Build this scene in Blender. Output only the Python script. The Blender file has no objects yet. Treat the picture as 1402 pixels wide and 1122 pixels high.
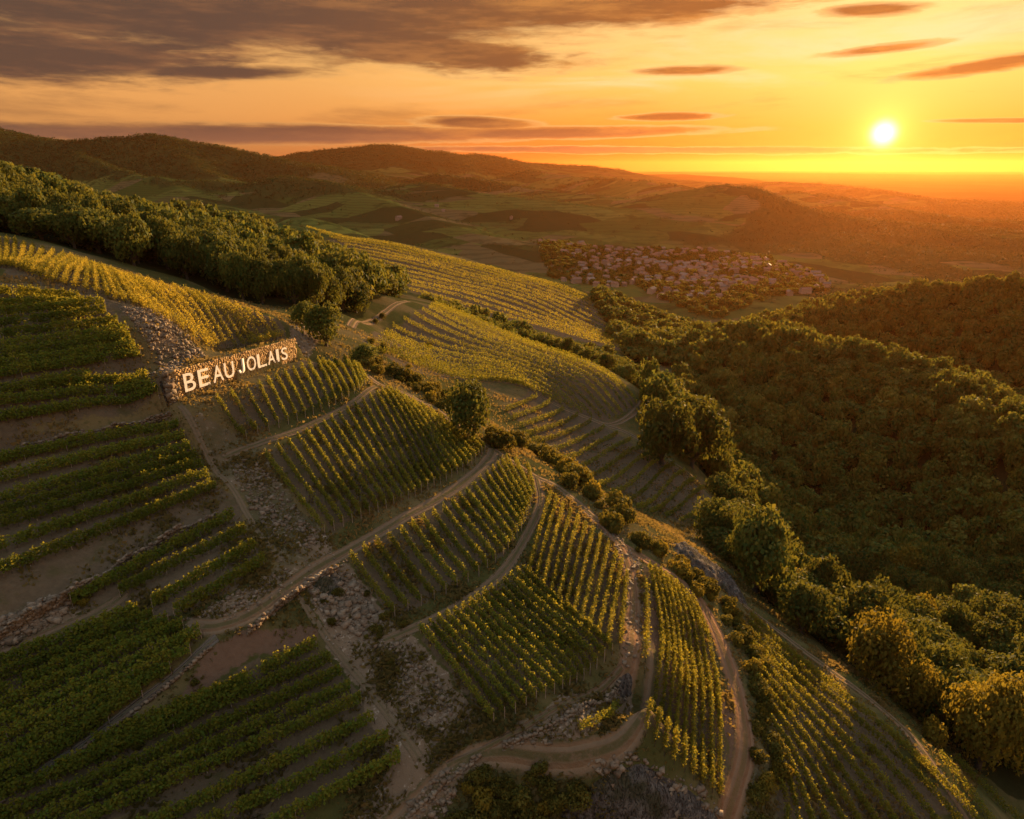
import bpy, math, random
import numpy as np
from math import radians as R
rng = np.random.default_rng(7)
random.seed(7)
C = bpy.context.scene.collection
# ------------------------------------------------------------------ camera model (photo pixels 1402 x 1122)
FPX, CX, CY = 934.0, 701.0, 561.0
PITCH = math.atan(333.0 / FPX)
SP, CP = math.sin(PITCH), math.cos(PITCH)

def ray(px, py):
    px = np.asarray(px, float); py = np.asarray(py, float)
    s = (CY - py) / FPX
    return np.stack([(px - CX) / FPX, CP + s * SP, -SP + s * CP], -1)      # per unit of optical depth

def to_px(P):
    P = np.asarray(P, float)
    t = P[..., 1] * CP - P[..., 2] * SP
    v = P[..., 1] * SP + P[..., 2] * CP
    t = np.maximum(t, 1e-6)
    return CX + FPX * P[..., 0] / t, CY - FPX * v / t, t

def smooth(a, b, x):
    k = np.clip((x - a) / (b - a), 0, 1)
    return k * k * (3 - 2 * k)

# value noise (periodless, numpy)
def _hash(ix, iy, seed):
    h = (ix.astype(np.int64) * 374761393 + iy.astype(np.int64) * 668265263 + seed * 1442695041) & 0x7fffffff
    h = (h ^ (h >> 13)) * 1274126177 & 0x7fffffff
    return ((h ^ (h >> 16)) & 0xffff) / 65535.0

def vnoise(x, y, seed=0):
    ix, iy = np.floor(x), np.floor(y)
    fx, fy = x - ix, y - iy
    fx = fx * fx * (3 - 2 * fx); fy = fy * fy * (3 - 2 * fy)
    a = _hash(ix, iy, seed); b = _hash(ix + 1, iy, seed); c = _hash(ix, iy + 1, seed); d = _hash(ix + 1, iy + 1, seed)
    return (a + (b - a) * fx) * (1 - fy) + (c + (d - c) * fx) * fy

def fbm(x, y, seed=0, octv=4):
    s, a, t = 0.0, 1.0, 0.0
    for k in range(octv):
        s = s + a * (vnoise(x * 2 ** k + 17 * k, y * 2 ** k - 9 * k, seed + k) - .5); t += a; a *= .5
    return s / t * 2

# ------------------------------------------------------------------ the lie of the land: surveyed points (pixel column, pixel row, height)
def by_z(px, py, z):
    r = ray(px, py); t = z / r[2]; return r * t
def by_t(px, py, t):
    return ray(px, py) * t
def by_r(px, r, z):
    a = math.atan2((px - CX) / FPX, .98); return np.array([math.sin(a) * r, math.cos(a) * r, z])
S = []
for px, py, z in [   # spur in front: terraces, plots and tracks
    (0,471,-22.5),(0,517,-25.6),(194,484,-25.6),(0,592,-31),(219,541,-31.2),(232,566,-33),(0,619,-33),(264,614,-36.3),(0,682,-36.3),
    (296,664,-39.3),(0,790,-39.5),(297,704,-41),(0,865,-42),(161,824,-43),(0,899,-43.5),(300,862,-43.8),(363,770,-42.6),(321,671,-40),
    (241,925,-46),(0,1091,-49.5),(434,884,-47.2),(533,1012,-50),(100,1080,-50.8),(300,1122,-53),(400,1000,-50.4),(560,1122,-53),(0,1200,-53),(300,1300,-57),(0,1400,-57),
    (362,622,-38),(445,728,-43),(500,690,-42.5),(460,562,-37),(510,545,-37.3),(337,598,-36.8),(300,650,-39.4),(430,522,-34.8),
    (518,528,-38),(603,564,-40.8),(671,614,-44.3),(735,653,-46),(800,700,-47.2),(850,745,-48.3),(868,800,-48.9),(866,860,-49.1),(862,910,-49.2),
    (580,640,-43),(600,750,-45.6),(540,840,-47.2),(478,758,-44.3),(690,775,-46.3),(700,850,-47.5),(676,986,-49.3),(576,860,-47.2),(780,800,-47.5),(790,880,-48.1),
    (612,1061,-50.9),(695,1027,-50.3),(796,1038,-50.7),(845,1020,-50.7),(883,975,-50.4),(898,926,-50.3),(915,860,-51.8),(905,800,-50.6),
    (690,1095,-53.6),(690,1180,-57),(620,1122,-53.2),(800,1095,-53.8),(900,1085,-54.8),(900,1122,-56.2),(985,1095,-57.2),(940,1020,-54.8),(875,1010,-54.5),(950,900,-55),
    (953,813,-54.5),(998,910,-56.5),(1020,1019,-58),(994,1122,-59),(1010,1200,-60.5),
    (1024,831,-62),(1125,910,-63.5),(1238,997,-65.5),(1325,1122,-67.5),(1110,1122,-63),(1150,1020,-63.3),(1080,900,-62),(950,765,-57),(905,735,-53),
    (1210,932,-74.5),(1140,872,-74),(1290,1012,-76.5),(1060,832,-71),(1345,1040,-78),(1402,1122,-79),(1200,1300,-68),(1500,1250,-76),
    ]:
    S.append(by_z(px, py, z))
for px, py, t in [   # top plot, wall shoulder, spur beyond, gullies, woods
    (0,323,150),(0,371,113),(0,393,104),(143,410,107),(160,375,141),(200,425,107),(250,396,139),(250,443,113),(296,478,108),(389,443,131),(330,420,136),(410,455,136),(420,500,130),(500,515,127),(480,505,127),(320,505,113),
    (-200,300,150),(-300,420,100),(-300,600,80),
    (0,310,175),(200,362,172),(330,408,170),(430,430,170),(480,436,182),(510,432,212),(540,415,235),
    (540,457,210),(628,489,206),(717,528,196),(596,414,302),(660,440,280),(735,471,257),(824,503,232),(878,545,213),(831,582,197),(760,553,197),
    (692,557,176),(730,600,166),(800,650,160),(885,690,158),(950,655,183),(930,720,152),(900,610,196),(985,690,172),(1000,770,135),
    (560,335,680),(640,355,640),(735,380,600),(820,405,560),(880,468,470),(580,400,440),(640,380,540),(700,450,385),(860,490,355),(450,330,650),(400,300,760),(760,420,480),
    (960,470,440),(1000,466,450),(1100,478,395),(1200,502,338),(1320,548,285),(1402,596,245),(1550,620,220),
    (1020,455,640),(1100,430,620),(1200,410,580),(1300,393,550),(1402,380,-138),(1550,355,500),
    ]:
    S.append(by_t(px, py, t))
for px, r, z in [   # hollows and slopes that lie hidden from here
    (0,240,-9),(0,330,-6),(0,430,-32),(180,265,-23),(180,340,-27),(180,450,-55),(330,260,-28),(330,340,-31),(330,470,-62),(430,240,-34),(430,320,-38),(430,420,-66),(520,290,-50),(520,370,-64),(-250,250,-8),(-250,380,-8),(-250,600,-30),
    (0,700,-60),(180,800,-75),(330,820,-85),(420,900,-90),(560,150,-43.5),(610,150,-50),(600,185,-53),(660,140,-52),(740,125,-55),(800,118,-56),(860,112,-57),
    (620,360,-78),(700,320,-82),(800,300,-85),(880,290,-92),(940,330,-100),(940,250,-90),
    (560,800,-92),(640,780,-112),(740,720,-125),(830,680,-135),(900,620,-135),(560,1000,-120),
    (740,1150,-147),(870,1050,-146),(960,800,-148),(1100,950,-147),(900,1300,-147),(1000,1400,-145),(1010,560,-128),(1200,900,-150),(1402,900,-150),(740,900,-142),
    (1250,250,-121),(1402,210,-111),(1100,170,-104),(1200,150,-98),(1250,185,-112),(1402,125,-87),(1150,240,-121),(1050,240,-112),(1300,200,-111),(1402,160,-100),(1060,330,-103),(1600,130,-88),
    (1060,560,-118),(1150,500,-140),(1250,430,-142),(1402,380,-110),(1600,340,-124),(1402,700,-105),(1200,720,-125),(1650,600,-60),
    (200,30,-56),(700,30,-66),(1200,30,-76),(700,42,-62),(1000,42,-69),(-300,50,-52),(1700,60,-82),(1800,100,-84),(-700,80,-30),(-700,150,-12),(-700,300,-5),(-700,700,-20),
    (0,1100,-60),(200,1200,-80),(400,1200,-100),(1800,300,-85),(1800,600,-60),(1800,1000,-140),
    ]:
    S.append(by_r(px, r, z))
S = np.array(S)
U = np.stack([np.arctan2(S[:, 0], S[:, 1]), np.log(np.hypot(S[:, 0], S[:, 1]))], -1)

def _tps(d2):
    return .5 * d2 * np.log(np.maximum(d2, 1e-12))
_n = len(S)
_A = np.zeros((_n + 3, _n + 3))
_A[:_n, :_n] = _tps(((U[:, None] - U[None]) ** 2).sum(-1)) + np.eye(_n) * 2e-5
_A[:_n, _n] = 1; _A[:_n, _n + 1:] = U; _A[_n:, :_n] = _A[:_n, _n:].T
_W = np.linalg.solve(_A, np.concatenate([S[:, 2], np.zeros(3)]))

def near_z(az, lr):
    out = np.empty(az.shape)
    a = az.ravel(); l = lr.ravel(); o = out.ravel()
    for i in range(0, len(a), 20000):
        d2 = (a[i:i + 20000, None] - U[None, :, 0]) ** 2 + (l[i:i + 20000, None] - U[None, :, 1]) ** 2
        o[i:i + 20000] = _tps(d2) @ _W[:_n] + _W[_n] + _W[_n + 1] * a[i:i + 20000] + _W[_n + 2] * l[i:i + 20000]
    return o.reshape(az.shape)

# far hills: crest lines (pixel column, pixel row, depth), half width, sharpness
RIDGES = [
    ([(-700,150,2300),(-300,165,2400),(0,177,2500),(60,190,2550),(100,195,2600),(160,191,2600),(220,187,2650),(300,201,2600),(390,224,2550),(480,250,2400),(560,268,2200)], 800, 1.5),
    ([(300,260,1700),(420,285,1600),(520,300,1500)], 300, 1.6),
    ([(330,228,4300),(400,213,4400),(470,205,4500),(530,201,4500),(590,208,4600),(625,215,4700),(660,213,4900),(720,224,5000),(800,226,5100),(850,232,5200),(920,247,5200)], 1100, 1.5),
    ([(510,257,1850),(570,260,1700),(640,267,1600),(720,277,1530),(790,286,1480)], 300, 1.5),
    ([(380,248,1800),(450,259,1600),(530,281,1380),(600,303,1230),(650,322,1130)], 170, 1.4),
    ([(250,232,2300),(330,258,1900),(420,288,1550),(480,308,1350)], 190, 1.4),
    ([(100,222,2200),(200,250,1700),(300,284,1350)], 190, 1.4),
    ([(600,243,2800),(700,256,2500),(780,272,2200),(850,281,2000)], 280, 1.4),
    ([(720,238,3600),(820,247,3200),(900,258,2700),(960,268,2400)], 330, 1.4),
    ([(690,290,1450),(745,305,1330),(790,323,1220)], 130, 1.4),
    ([(850,297,1560),(900,283,1620),(950,269,1650),(990,262,1660),(1030,265,1650),(1100,288,1600),(1160,314,1540),(1220,342,1480)], 330, 1.6),
    ([(860,240,7500),(930,240,7400),(1000,243,7200),(1060,250,7000),(1120,262,6500)], 1300, 1.6),
    ([(960,252,4600),(1050,250,4400),(1130,256,4200),(1210,266,3800),(1290,282,3400),(1402,300,3000)], 650, 1.5),
    ([(1180,262,8500),(1260,262,8200),(1330,272,7600),(1402,285,7000),(1500,290,6800)], 900, 1.6),
    ([(1230,300,3300),(1300,308,3200),(1402,320,3000),(1500,318,2900)], 420, 1.5),
    ([(1085,268,2700),(1180,280,2500),(1260,298,2250),(1330,314,2000),(1402,326,1850),(1480,332,1750)], 420, 1.5),
    ([(1120,330,1500),(1215,338,1450),(1320,344,1400),(1402,348,1350),(1520,348,1300)], 220, 1.5),
    ([(900,236,16000),(1100,237,16000),(1300,240,15000),(1500,239,15000)], 1500, 1.6),
]
RID = [(np.array([by_t(*p) for p in pts]), w, e) for pts, w, e in RIDGES]

def base_far(r, az):
    k = smooth(math.log(1500), math.log(5000), np.log(np.maximum(r, 1))); e = smooth(R(11), R(24), az) * smooth(1600, 3400, r)
    return -147 - 60 * np.maximum(k, e) - 30 * e * (1 - smooth(5000, 12000, r))

def ridge_z(x, y, floor):
    top = np.zeros(x.shape)
    acc = np.zeros(x.shape)
    for pts, w, e in RID:
        best = np.full(x.shape, 1e18); zc = np.zeros(x.shape)
        for a, b in zip(pts[:-1], pts[1:]):
            dx, dy = b[0] - a[0], b[1] - a[1]
            s = np.clip(((x - a[0]) * dx + (y - a[1]) * dy) / (dx * dx + dy * dy), 0, 1)
            d2 = (x - a[0] - s * dx) ** 2 + (y - a[1] - s * dy) ** 2
            m = d2 < best
            best = np.where(m, d2, best); zc = np.where(m, a[2] + (b[2] - a[2]) * s, zc)
        d = np.sqrt(best)
        gul = 1 + .35 * fbm(x / (w * .55), y / (w * .55), 31, 3) * smooth(.1 * w, .7 * w, d)
        h = np.maximum(zc - floor, 0) * np.exp(-(d * gul / w) ** e)
        acc += h ** 4
    return acc ** .25

WA, WB = by_t(243, 549, 97.0), by_t(407, 493, 126.0)          # foot of the lettered wall, near end and far end
WTA, WTB = WA[2] + 4.2, WB[2] + 3.95                           # its top
_wl = math.hypot(WB[0] - WA[0], WB[1] - WA[1]); WD = (WB[:2] - WA[:2]) / _wl; WN = np.array([WD[1], -WD[0]])
def wall_cut(x, y, z):
    s = ((x - WA[0]) * WD[0] + (y - WA[1]) * WD[1]) / _wl; d = (x - WA[0]) * WN[0] + (y - WA[1]) * WN[1]
    e = smooth(-.18, -.02, s) * (1 - smooth(1.02, 1.15, s)); sc = np.clip(s, 0, 1)
    kf = e * np.where(d > -.45, 1 - smooth(2.5, 8, d), 0); kb = e * np.where(d <= -.45, 1 - smooth(3, 9, -d), 0)
    z = z * (1 - kf) + (WA[2] + (WB[2] - WA[2]) * sc - .05 - .10 * np.clip(d, 0, 3)) * kf
    return z * (1 - kb) + (WTA + (WTB - WTA) * sc - .25) * kb

def height(x, y, detail=True):
    x = np.asarray(x, float); y = np.asarray(y, float)
    r = np.hypot(x, y); lr = np.log(np.maximum(r, 8)); az = np.arctan2(x, y)
    k = smooth(math.log(950), math.log(1500), lr)
    z = np.zeros(x.shape)
    nm = k < 1
    if nm.any(): z[nm] = near_z(az[nm], lr[nm])
    fl = base_far(r, az)
    z = z * (1 - k) + fl * k
    fm = r > 500
    if fm.any():
        rz = ridge_z(x[fm], y[fm], fl[fm]) * smooth(500, 1100, r[fm])
        zz = z[fm]; add = np.maximum(zz - fl[fm], 0)
        z[fm] = np.minimum(zz, fl[fm]) + np.where(zz > fl[fm], (add ** 4 + rz ** 4) ** .25, rz)
    z = wall_cut(x, y, z)
    if detail:
        z = z + fbm(x / 14, y / 14, 3, 3) * .35 * (1 - smooth(200, 500, r)) + fbm(x / 60, y / 60, 5, 3) * 2.2 * smooth(250, 500, r) * (1 - smooth(5000, 9000, r)) + (.5 - np.abs(fbm(x / 380, y / 380, 15, 3))) * 30 * smooth(1250, 1900, r) * (1 - smooth(4000, 6500, r)) + fbm(x / 420, y / 420, 8, 3) * 18 * smooth(1500, 2600, r) * (1 - .5 * smooth(6000, 12000, r))
    return z

# fast lookup: height sampled once on a log polar grid, the same grid the ground sheet uses
def _rings():
    l, out = math.log(14), []
    while l < math.log(36000):
        out.append(l)
        r = math.exp(l)
        l += .0062 if r < 420 else (.0095 if r < 3500 else .02)
    return np.array(out)
LR = _rings()
AZ = np.linspace(R(-82), R(82), 641)
_g_az, _g_lr = np.meshgrid(AZ, LR)
GX, GY = np.sin(_g_az) * np.exp(_g_lr), np.cos(_g_az) * np.exp(_g_lr)
GZ = height(GX, GY)

def zat(x, y):
    x = np.asarray(x, float); y = np.asarray(y, float)
    lr = np.log(np.maximum(np.hypot(x, y), 14.01)); az = np.arctan2(x, y)
    j = np.clip(np.searchsorted(LR, lr) - 1, 0, len(LR) - 2)
    fv = np.clip((lr - LR[j]) / (LR[j + 1] - LR[j]), 0, 1)
    u = np.clip((az - AZ[0]) / (AZ[1] - AZ[0]), 0, len(AZ) - 1.001)
    i = u.astype(int); fu = u - i
    return (GZ[j, i] * (1 - fu) + GZ[j, i + 1] * fu) * (1 - fv) + (GZ[j + 1, i] * (1 - fu) + GZ[j + 1, i + 1] * fu) * fv

_T = np.exp(np.linspace(math.log(25), math.log(30000), 1500))
def hit(px, py, tmin=0):
    """where the line of sight of a pixel meets the ground"""
    d = ray(np.atleast_1d(px), np.atleast_1d(py))
    out = np.empty((len(d), 3))
    for k, v in enumerate(d):
        T = _T[_T >= tmin] if tmin else _T
        P = v[None] * T[:, None]
        g = P[:, 2] - zat(P[:, 0], P[:, 1])
        below = np.nonzero(g < 0)[0]
        if len(below) == 0: out[k] = v * T[-1]; continue
        b = below[0]
        if b == 0: out[k] = P[0]; continue
        s = g[b - 1] / (g[b - 1] - g[b]); t = T[b - 1] + (T[b] - T[b - 1]) * s
        out[k] = v * t
    return out

def visible(P, n=60):
    """True where nothing of the ground hides a point from the viewpoint"""
    P = np.asarray(P, float); ok = np.ones(len(P), bool)
    for s in np.linspace(.15, .985, n):
        q = P * s
        ok &= q[:, 2] > zat(q[:, 0], q[:, 1]) - .3
    return ok

def line(pts, step=1.0, tmin=0, smooth_n=2):
    """pixel polyline -> evenly spaced ground points (x, y)"""
    P = hit([p[0] for p in pts], [p[1] for p in pts], tmin)[:, :2]
    return resample(chaikin(P, smooth_n), step)
def chaikin(P, n=2):
    for _ in range(n):
        if len(P) < 3: break
        Q = [P[0]]
        for a, b in zip(P[:-1], P[1:]): Q += [a * .75 + b * .25, a * .25 + b * .75]
        Q.append(P[-1]); P = np.array(Q)
    return P
def resample(P, step=None, n=None):
    P = np.asarray(P, float)
    s = np.concatenate([[0], np.cumsum(np.hypot(*np.diff(P, axis=0).T))])
    if n is None: n = max(2, int(round(s[-1] / step)) + 1)
    q = np.linspace(0, s[-1], n)
    return np.stack([np.interp(q, s, P[:, 0]), np.interp(q, s, P[:, 1])], -1)
def inside(x, y, poly):
    x = np.asarray(x); y = np.asarray(y); c = np.zeros(x.shape, bool)
    for (x1, y1), (x2, y2) in zip(poly, np.roll(poly, -1, 0)):
        c ^= ((y1 > y) != (y2 > y)) & (x < (x2 - x1) * (y - y1) / (y2 - y1 + 1e-12) + x1)
    return c
# ------------------------------------------------------------------ mesh helpers
def mesh_from(name, V, F, mats=(), mat_idx=None, smooth_shade=False, attrs=None):
    me = bpy.data.meshes.new(name)
    V = np.ascontiguousarray(V, np.float32); F = np.ascontiguousarray(F, np.int32)
    n, k = F.shape
    me.vertices.add(len(V)); me.vertices.foreach_set('co', V.ravel())
    me.loops.add(n * k); me.loops.foreach_set('vertex_index', F.ravel())
    me.polygons.add(n); me.polygons.foreach_set('loop_start', np.arange(n, dtype=np.int32) * k)
    me.polygons.foreach_set('loop_total', np.full(n, k, np.int32))
    if mat_idx is not None: me.polygons.foreach_set('material_index', np.ascontiguousarray(mat_idx, np.int32))
    if smooth_shade: me.polygons.foreach_set('use_smooth', np.ones(n, bool))
    for m in mats: me.materials.append(m)
    for nm, a in (attrs or {}).items():
        a = np.ascontiguousarray(a, np.float32)
        if a.ndim == 1:
            at = me.attributes.new(nm, 'FLOAT', 'POINT'); at.data.foreach_set('value', a)
        else:
            at = me.attributes.new(nm, 'FLOAT_COLOR', 'POINT'); at.data.foreach_set('color', np.concatenate([a, np.ones((len(a), 1), np.float32)], 1).ravel())
    me.update(calc_edges=True)
    return me
def add(name, me, parent=None, loc=None, rz=0.0, scale=None):
    o = bpy.data.objects.new(name, me); C.objects.link(o)
    if loc is not None: o.location = loc
    o.rotation_euler = (0, 0, rz)
    if scale is not None: o.scale = scale
    if parent is not None: o.parent = parent
    return o
def tag(o, label, cat, group=None, kind=None):
    o['label'] = label; o['category'] = cat
    if group: o['group'] = group
    if kind: o['kind'] = kind
    return o

# ------------------------------------------------------------------ node helpers
class NT:
    def __init__(s, tree): s.t = tree; s.t.nodes.clear()
    def n(s, typ, **kw):
        nd = s.t.nodes.new(typ)
        for k, v in kw.items(): setattr(nd, k, v)
        return nd
    def put(s, sock, v):
        if hasattr(v, 'is_output'): s.t.links.new(v, sock)
        elif hasattr(sock.default_value, '__len__') and not hasattr(v, '__len__'): sock.default_value = [v] * 3 if len(sock.default_value) == 3 else [v, v, v, 1]
        elif hasattr(v, '__len__') and len(sock.default_value) == 4 and len(v) == 3: sock.default_value = (*v, 1)
        else: sock.default_value = v
    def m(s, op, a, b=0.0, c=0.0, clamp=False):
        nd = s.n('ShaderNodeMath', operation=op, use_clamp=clamp)
        for i, v in enumerate((a, b, c)): s.put(nd.inputs[i], v)
        return nd.outputs[0]
    def v(s, op, a, b=(0, 0, 0), c=None):
        nd = s.n('ShaderNodeVectorMath', operation=op)
        s.put(nd.inputs[0], a)
        if op == 'SCALE': s.put(nd.inputs['Scale'], b)
        else: s.put(nd.inputs[1], b)
        return nd.outputs['Value'] if op in ('DOT_PRODUCT', 'LENGTH', 'DISTANCE') else nd.outputs[0]
    def mix(s, f, a, b, blend='MIX'):
        nd = s.n('ShaderNodeMix', data_type='RGBA', blend_type=blend)
        s.put(nd.inputs[0], f); s.put(nd.inputs[6], a); s.put(nd.inputs[7], b)
        return nd.outputs[2]
    def noise(s, vec, scale, detail=4, rough=.55, dist=0.0, color=False):
        nd = s.n('ShaderNodeTexNoise'); s.put(nd.inputs['Vector'], vec)
        nd.inputs['Scale'].default_value = scale; nd.inputs['Detail'].default_value = detail
        nd.inputs['Roughness'].default_value = rough; nd.inputs['Distortion'].default_value = dist
        return nd.outputs['Color' if color else 'Fac']
    def ramp(s, f, stops):
        nd = s.n('ShaderNodeValToRGB'); s.put(nd.inputs[0], f)
        e = nd.color_ramp.elements
        while len(e) < len(stops): e.new(.5)
        for el, (p, c) in zip(e, stops): el.position = p; el.color = (*c, 1) if hasattr(c, '__len__') else (c, c, c, 1)
        return nd.outputs[0]
    def step(s, x, a, b, lo=0.0, hi=1.0):
        nd = s.n('ShaderNodeMapRange', interpolation_type='SMOOTHSTEP'); s.put(nd.inputs[0], x)
        s.put(nd.inputs[1], a); s.put(nd.inputs[2], b); s.put(nd.inputs[3], lo); s.put(nd.inputs[4], hi)
        return nd.outputs[0]
    def attr(s, name, out='Fac'):
        return s.n('ShaderNodeAttribute', attribute_name=name).outputs[out]
    def pos(s): return s.n('ShaderNodeNewGeometry').outputs['Position']
    def bump(s, h, strength, dist):
        nd = s.n('ShaderNodeBump'); s.put(nd.inputs['Height'], h); nd.inputs['Strength'].default_value = strength; nd.inputs['Distance'].default_value = dist
        return nd.outputs[0]
    def principled(s, col, rough=.9, normal=None, spec=.2):
        nd = s.n('ShaderNodeBsdfPrincipled'); s.put(nd.inputs['Base Color'], col); s.put(nd.inputs['Roughness'], rough)
        nd.inputs['Specular IOR Level'].default_value = spec
        if normal is not None: s.put(nd.inputs['Normal'], normal)
        return nd.outputs[0]
    def out(s, sh, kind='Surface'):
        o = s.n('ShaderNodeOutputMaterial'); s.t.links.new(sh, o.inputs[kind])
def material(name):
    m = bpy.data.materials.new(name); m.use_nodes = True
    return m, NT(m.node_tree)
# ------------------------------------------------------------------ materials
def leaf_mat(name, dark, light, yellow, trans=.35, rough=.65):
    m, n = material(name)
    tint = n.n('ShaderNodeSeparateColor'); n.put(tint.inputs[0], n.attr('tint', 'Color'))
    r, g, _ = tint.outputs
    rnd = n.n('ShaderNodeObjectInfo').outputs['Random']
    col = n.mix(r, dark, light)
    col = n.mix(n.m('MULTIPLY', g, n.m('ADD', .55, n.m('MULTIPLY', rnd, .6))), col, yellow)
    k_ = n.m('ADD', .72, n.m('MULTIPLY', rnd, .56)); col = n.v('SCALE', col, k_)
    col = n.mix(.35, col, n.mix(n.noise(n.pos(), .11, 3), (.5, .5, .5), (1.25, 1.25, 1.1)), 'MULTIPLY')
    a = n.principled(col, max(rough, .75), spec=.07)
    tr = n.n('ShaderNodeBsdfTranslucent'); n.put(tr.inputs[0], n.mix(1.0, n.mix(.5, col, yellow), (2.0, 1.9, 1.2), 'MULTIPLY'))
    mx = n.n('ShaderNodeMixShader'); mx.inputs[0].default_value = trans
    m.node_tree.links.new(a, mx.inputs[1]); m.node_tree.links.new(tr.outputs[0], mx.inputs[2])
    n.out(mx.outputs[0]); return m
M_VINE = leaf_mat('vine_leaves', (.040, .078, .012), (.090, .150, .024), (.27, .205, .03), .42)
M_TREE = leaf_mat('tree_leaves', (.022, .042, .012), (.064, .095, .023), (.15, .125, .025), .28)
M_GOLD = leaf_mat('yellowing_leaves', (.055, .062, .014), (.12, .115, .022), (.22, .155, .022), .32)
M_BUSH = leaf_mat('bush_leaves', (.030, .042, .012), (.085, .092, .022), (.17, .125, .022), .28)
M_FAR = leaf_mat('far_leaves', (.022, .042, .014), (.054, .080, .024), (.07, .065, .018), .15)
M_GRASS = leaf_mat('grass_blades', (.055, .058, .020), (.125, .105, .042), (.23, .155, .065), .25, .8)

def stone_mat(name, a, b, c, scale=1.0):
    m, n = material(name)
    tint = n.n('ShaderNodeSeparateColor'); n.put(tint.inputs[0], n.attr('tint', 'Color'))
    p = n.pos()
    col = n.mix(tint.outputs[0], a, b); col = n.mix(n.m('MULTIPLY', tint.outputs[1], .8), col, c)
    sp = n.noise(p, 5 * scale, 5, .65)
    col = n.mix(.6, col, n.ramp(sp, [(.3, .45), (.7, 1.25)]), 'MULTIPLY')
    n.out(n.principled(col, .92, n.bump(sp, .6, .12 / scale))); return m
M_STONE = stone_mat('field_stone', (.12, .095, .072), (.26, .22, .175), (.23, .13, .08))
M_WALL = stone_mat('golden_stone', (.23, .15, .062), (.44, .30, .13), (.30, .165, .07))
M_PALE = stone_mat('pale_rock', (.12, .095, .068), (.28, .225, .165), (.19, .125, .08))

m, n = material('white_paint'); n.out(n.principled(n.mix(n.noise(n.pos(), 1.6, 6, .65), (.74, .72, .68), (.92, .90, .87)), .75, n.bump(n.noise(n.pos(), 3, 4), .5, .06))); M_WHITE = m
m, n = material('weathered_wood'); n.out(n.principled(n.mix(n.noise(n.pos(), 4, 3), (.19, .15, .11), (.40, .34, .27)), .85)); M_WOOD = m
m, n = material('bark'); n.out(n.principled(n.mix(n.noise(n.pos(), 3, 4), (.045, .034, .025), (.12, .095, .07)), .95)); M_BARK = m

# ground: soils and grasses by zone
m, n = material('hillside')
p = n.pos()
n1 = n.noise(p, .045, 5, .6); n2 = n.noise(p, .30, 6, .62); n3 = n.noise(p, 1.7, 5, .6); n4 = n.noise(p, 7.0, 3, .6)
grass = n.mix(n2, (.040, .048, .016), (.115, .105, .036)); grass = n.mix(n.step(n1, .45, .62), grass, (.165, .125, .058))
grass = n.mix(n.m('MULTIPLY', n.step(n3, .5, .72), .65), grass, (.055, .062, .018))
soil = n.mix(n3, (.078, .060, .040), (.175, .132, .084)); soil = n.mix(n.m('MULTIPLY', n.step(n2, .52, .72), .8), soil, (.075, .072, .028))
bare = n.mix(n2, (.135, .10, .068), (.27, .20, .135)); bare = n.mix(n.step(n3, .55, .7), bare, (.36, .30, .235)); bare = n.mix(n.m('MULTIPLY', n.step(n1, .5, .62), .7), bare, (.075, .075, .03))
red = n.mix(n3, (.115, .072, .047), (.20, .13, .088))
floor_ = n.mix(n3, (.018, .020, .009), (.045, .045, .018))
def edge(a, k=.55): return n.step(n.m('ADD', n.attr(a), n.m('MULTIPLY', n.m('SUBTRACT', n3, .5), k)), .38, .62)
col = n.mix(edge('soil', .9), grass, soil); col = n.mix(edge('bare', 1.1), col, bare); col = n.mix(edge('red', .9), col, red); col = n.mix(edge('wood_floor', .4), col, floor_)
# far land: pastures and vineyards in small fields, scrub, woods
vo = n.n('ShaderNodeTexVoronoi', feature='F1'); wp = n.v('ADD', p, n.v('SCALE', n.noise(p, .006, 3, color=True), 90.0)); n.put(vo.inputs['Vector'], n.v('MULTIPLY', wp, (.0085, .014, 0.0))); vo.inputs['Scale'].default_value = 1.0
fc = n.n('ShaderNodeSeparateColor'); n.put(fc.inputs[0], vo.outputs['Color'])
field = n.mix(fc.outputs[0], (.055, .082, .022), (.125, .142, .038)); field = n.mix(n.step(fc.outputs[1], .72, .8), field, (.125, .105, .048)); field = n.mix(n.step(fc.outputs[2], .75, .82), field, (.038, .050, .018))
sz = n.n('ShaderNodeSeparateXYZ'); n.put(sz.inputs[0], n.v('ADD', p, n.v('SCALE', n.noise(p, .02, 3, color=True), 6.0)))
terr = n.step(n.m('ABSOLUTE', n.m('SUBTRACT', n.m('FRACT', n.m('DIVIDE', sz.outputs[2], 4.2)), .5)), .26, .42)
field = n.mix(n.m('MULTIPLY', terr, .38), field, (.045, .045, .018))
field = n.mix(n.m('MULTIPLY', n.step(n.noise(p, .022, 6, .68), .52, .66), .8), field, (.030, .042, .014))
far_w = n.mix(n.noise(p, .03, 5, .7), (.026, .040, .014), (.064, .076, .026))
plain = n.mix(n.noise(p, .0011, 6, .6), (.022, .032, .012), (.060, .060, .024))
far = n.mix(n.attr('plain'), n.mix(n.step(n.m('ADD', n.attr('far_wood'), n.m('MULTIPLY', n.m('SUBTRACT', n.noise(p, .035, 6, .7), .5), 1.5)), .3, .7), field, far_w), plain)
col = n.mix(n.attr('far'), col, far)
h = n.m('ADD', n.m('MULTIPLY', n3, .6), n.m('MULTIPLY', n4, .25))
df = n.n('ShaderNodeBsdfDiffuse'); n.put(df.inputs[0], col); df.inputs[1].default_value = .6; n.put(df.inputs[2], n.bump(h, .8, .35)); n.out(df.outputs[0]); M_GROUND = m

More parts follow.
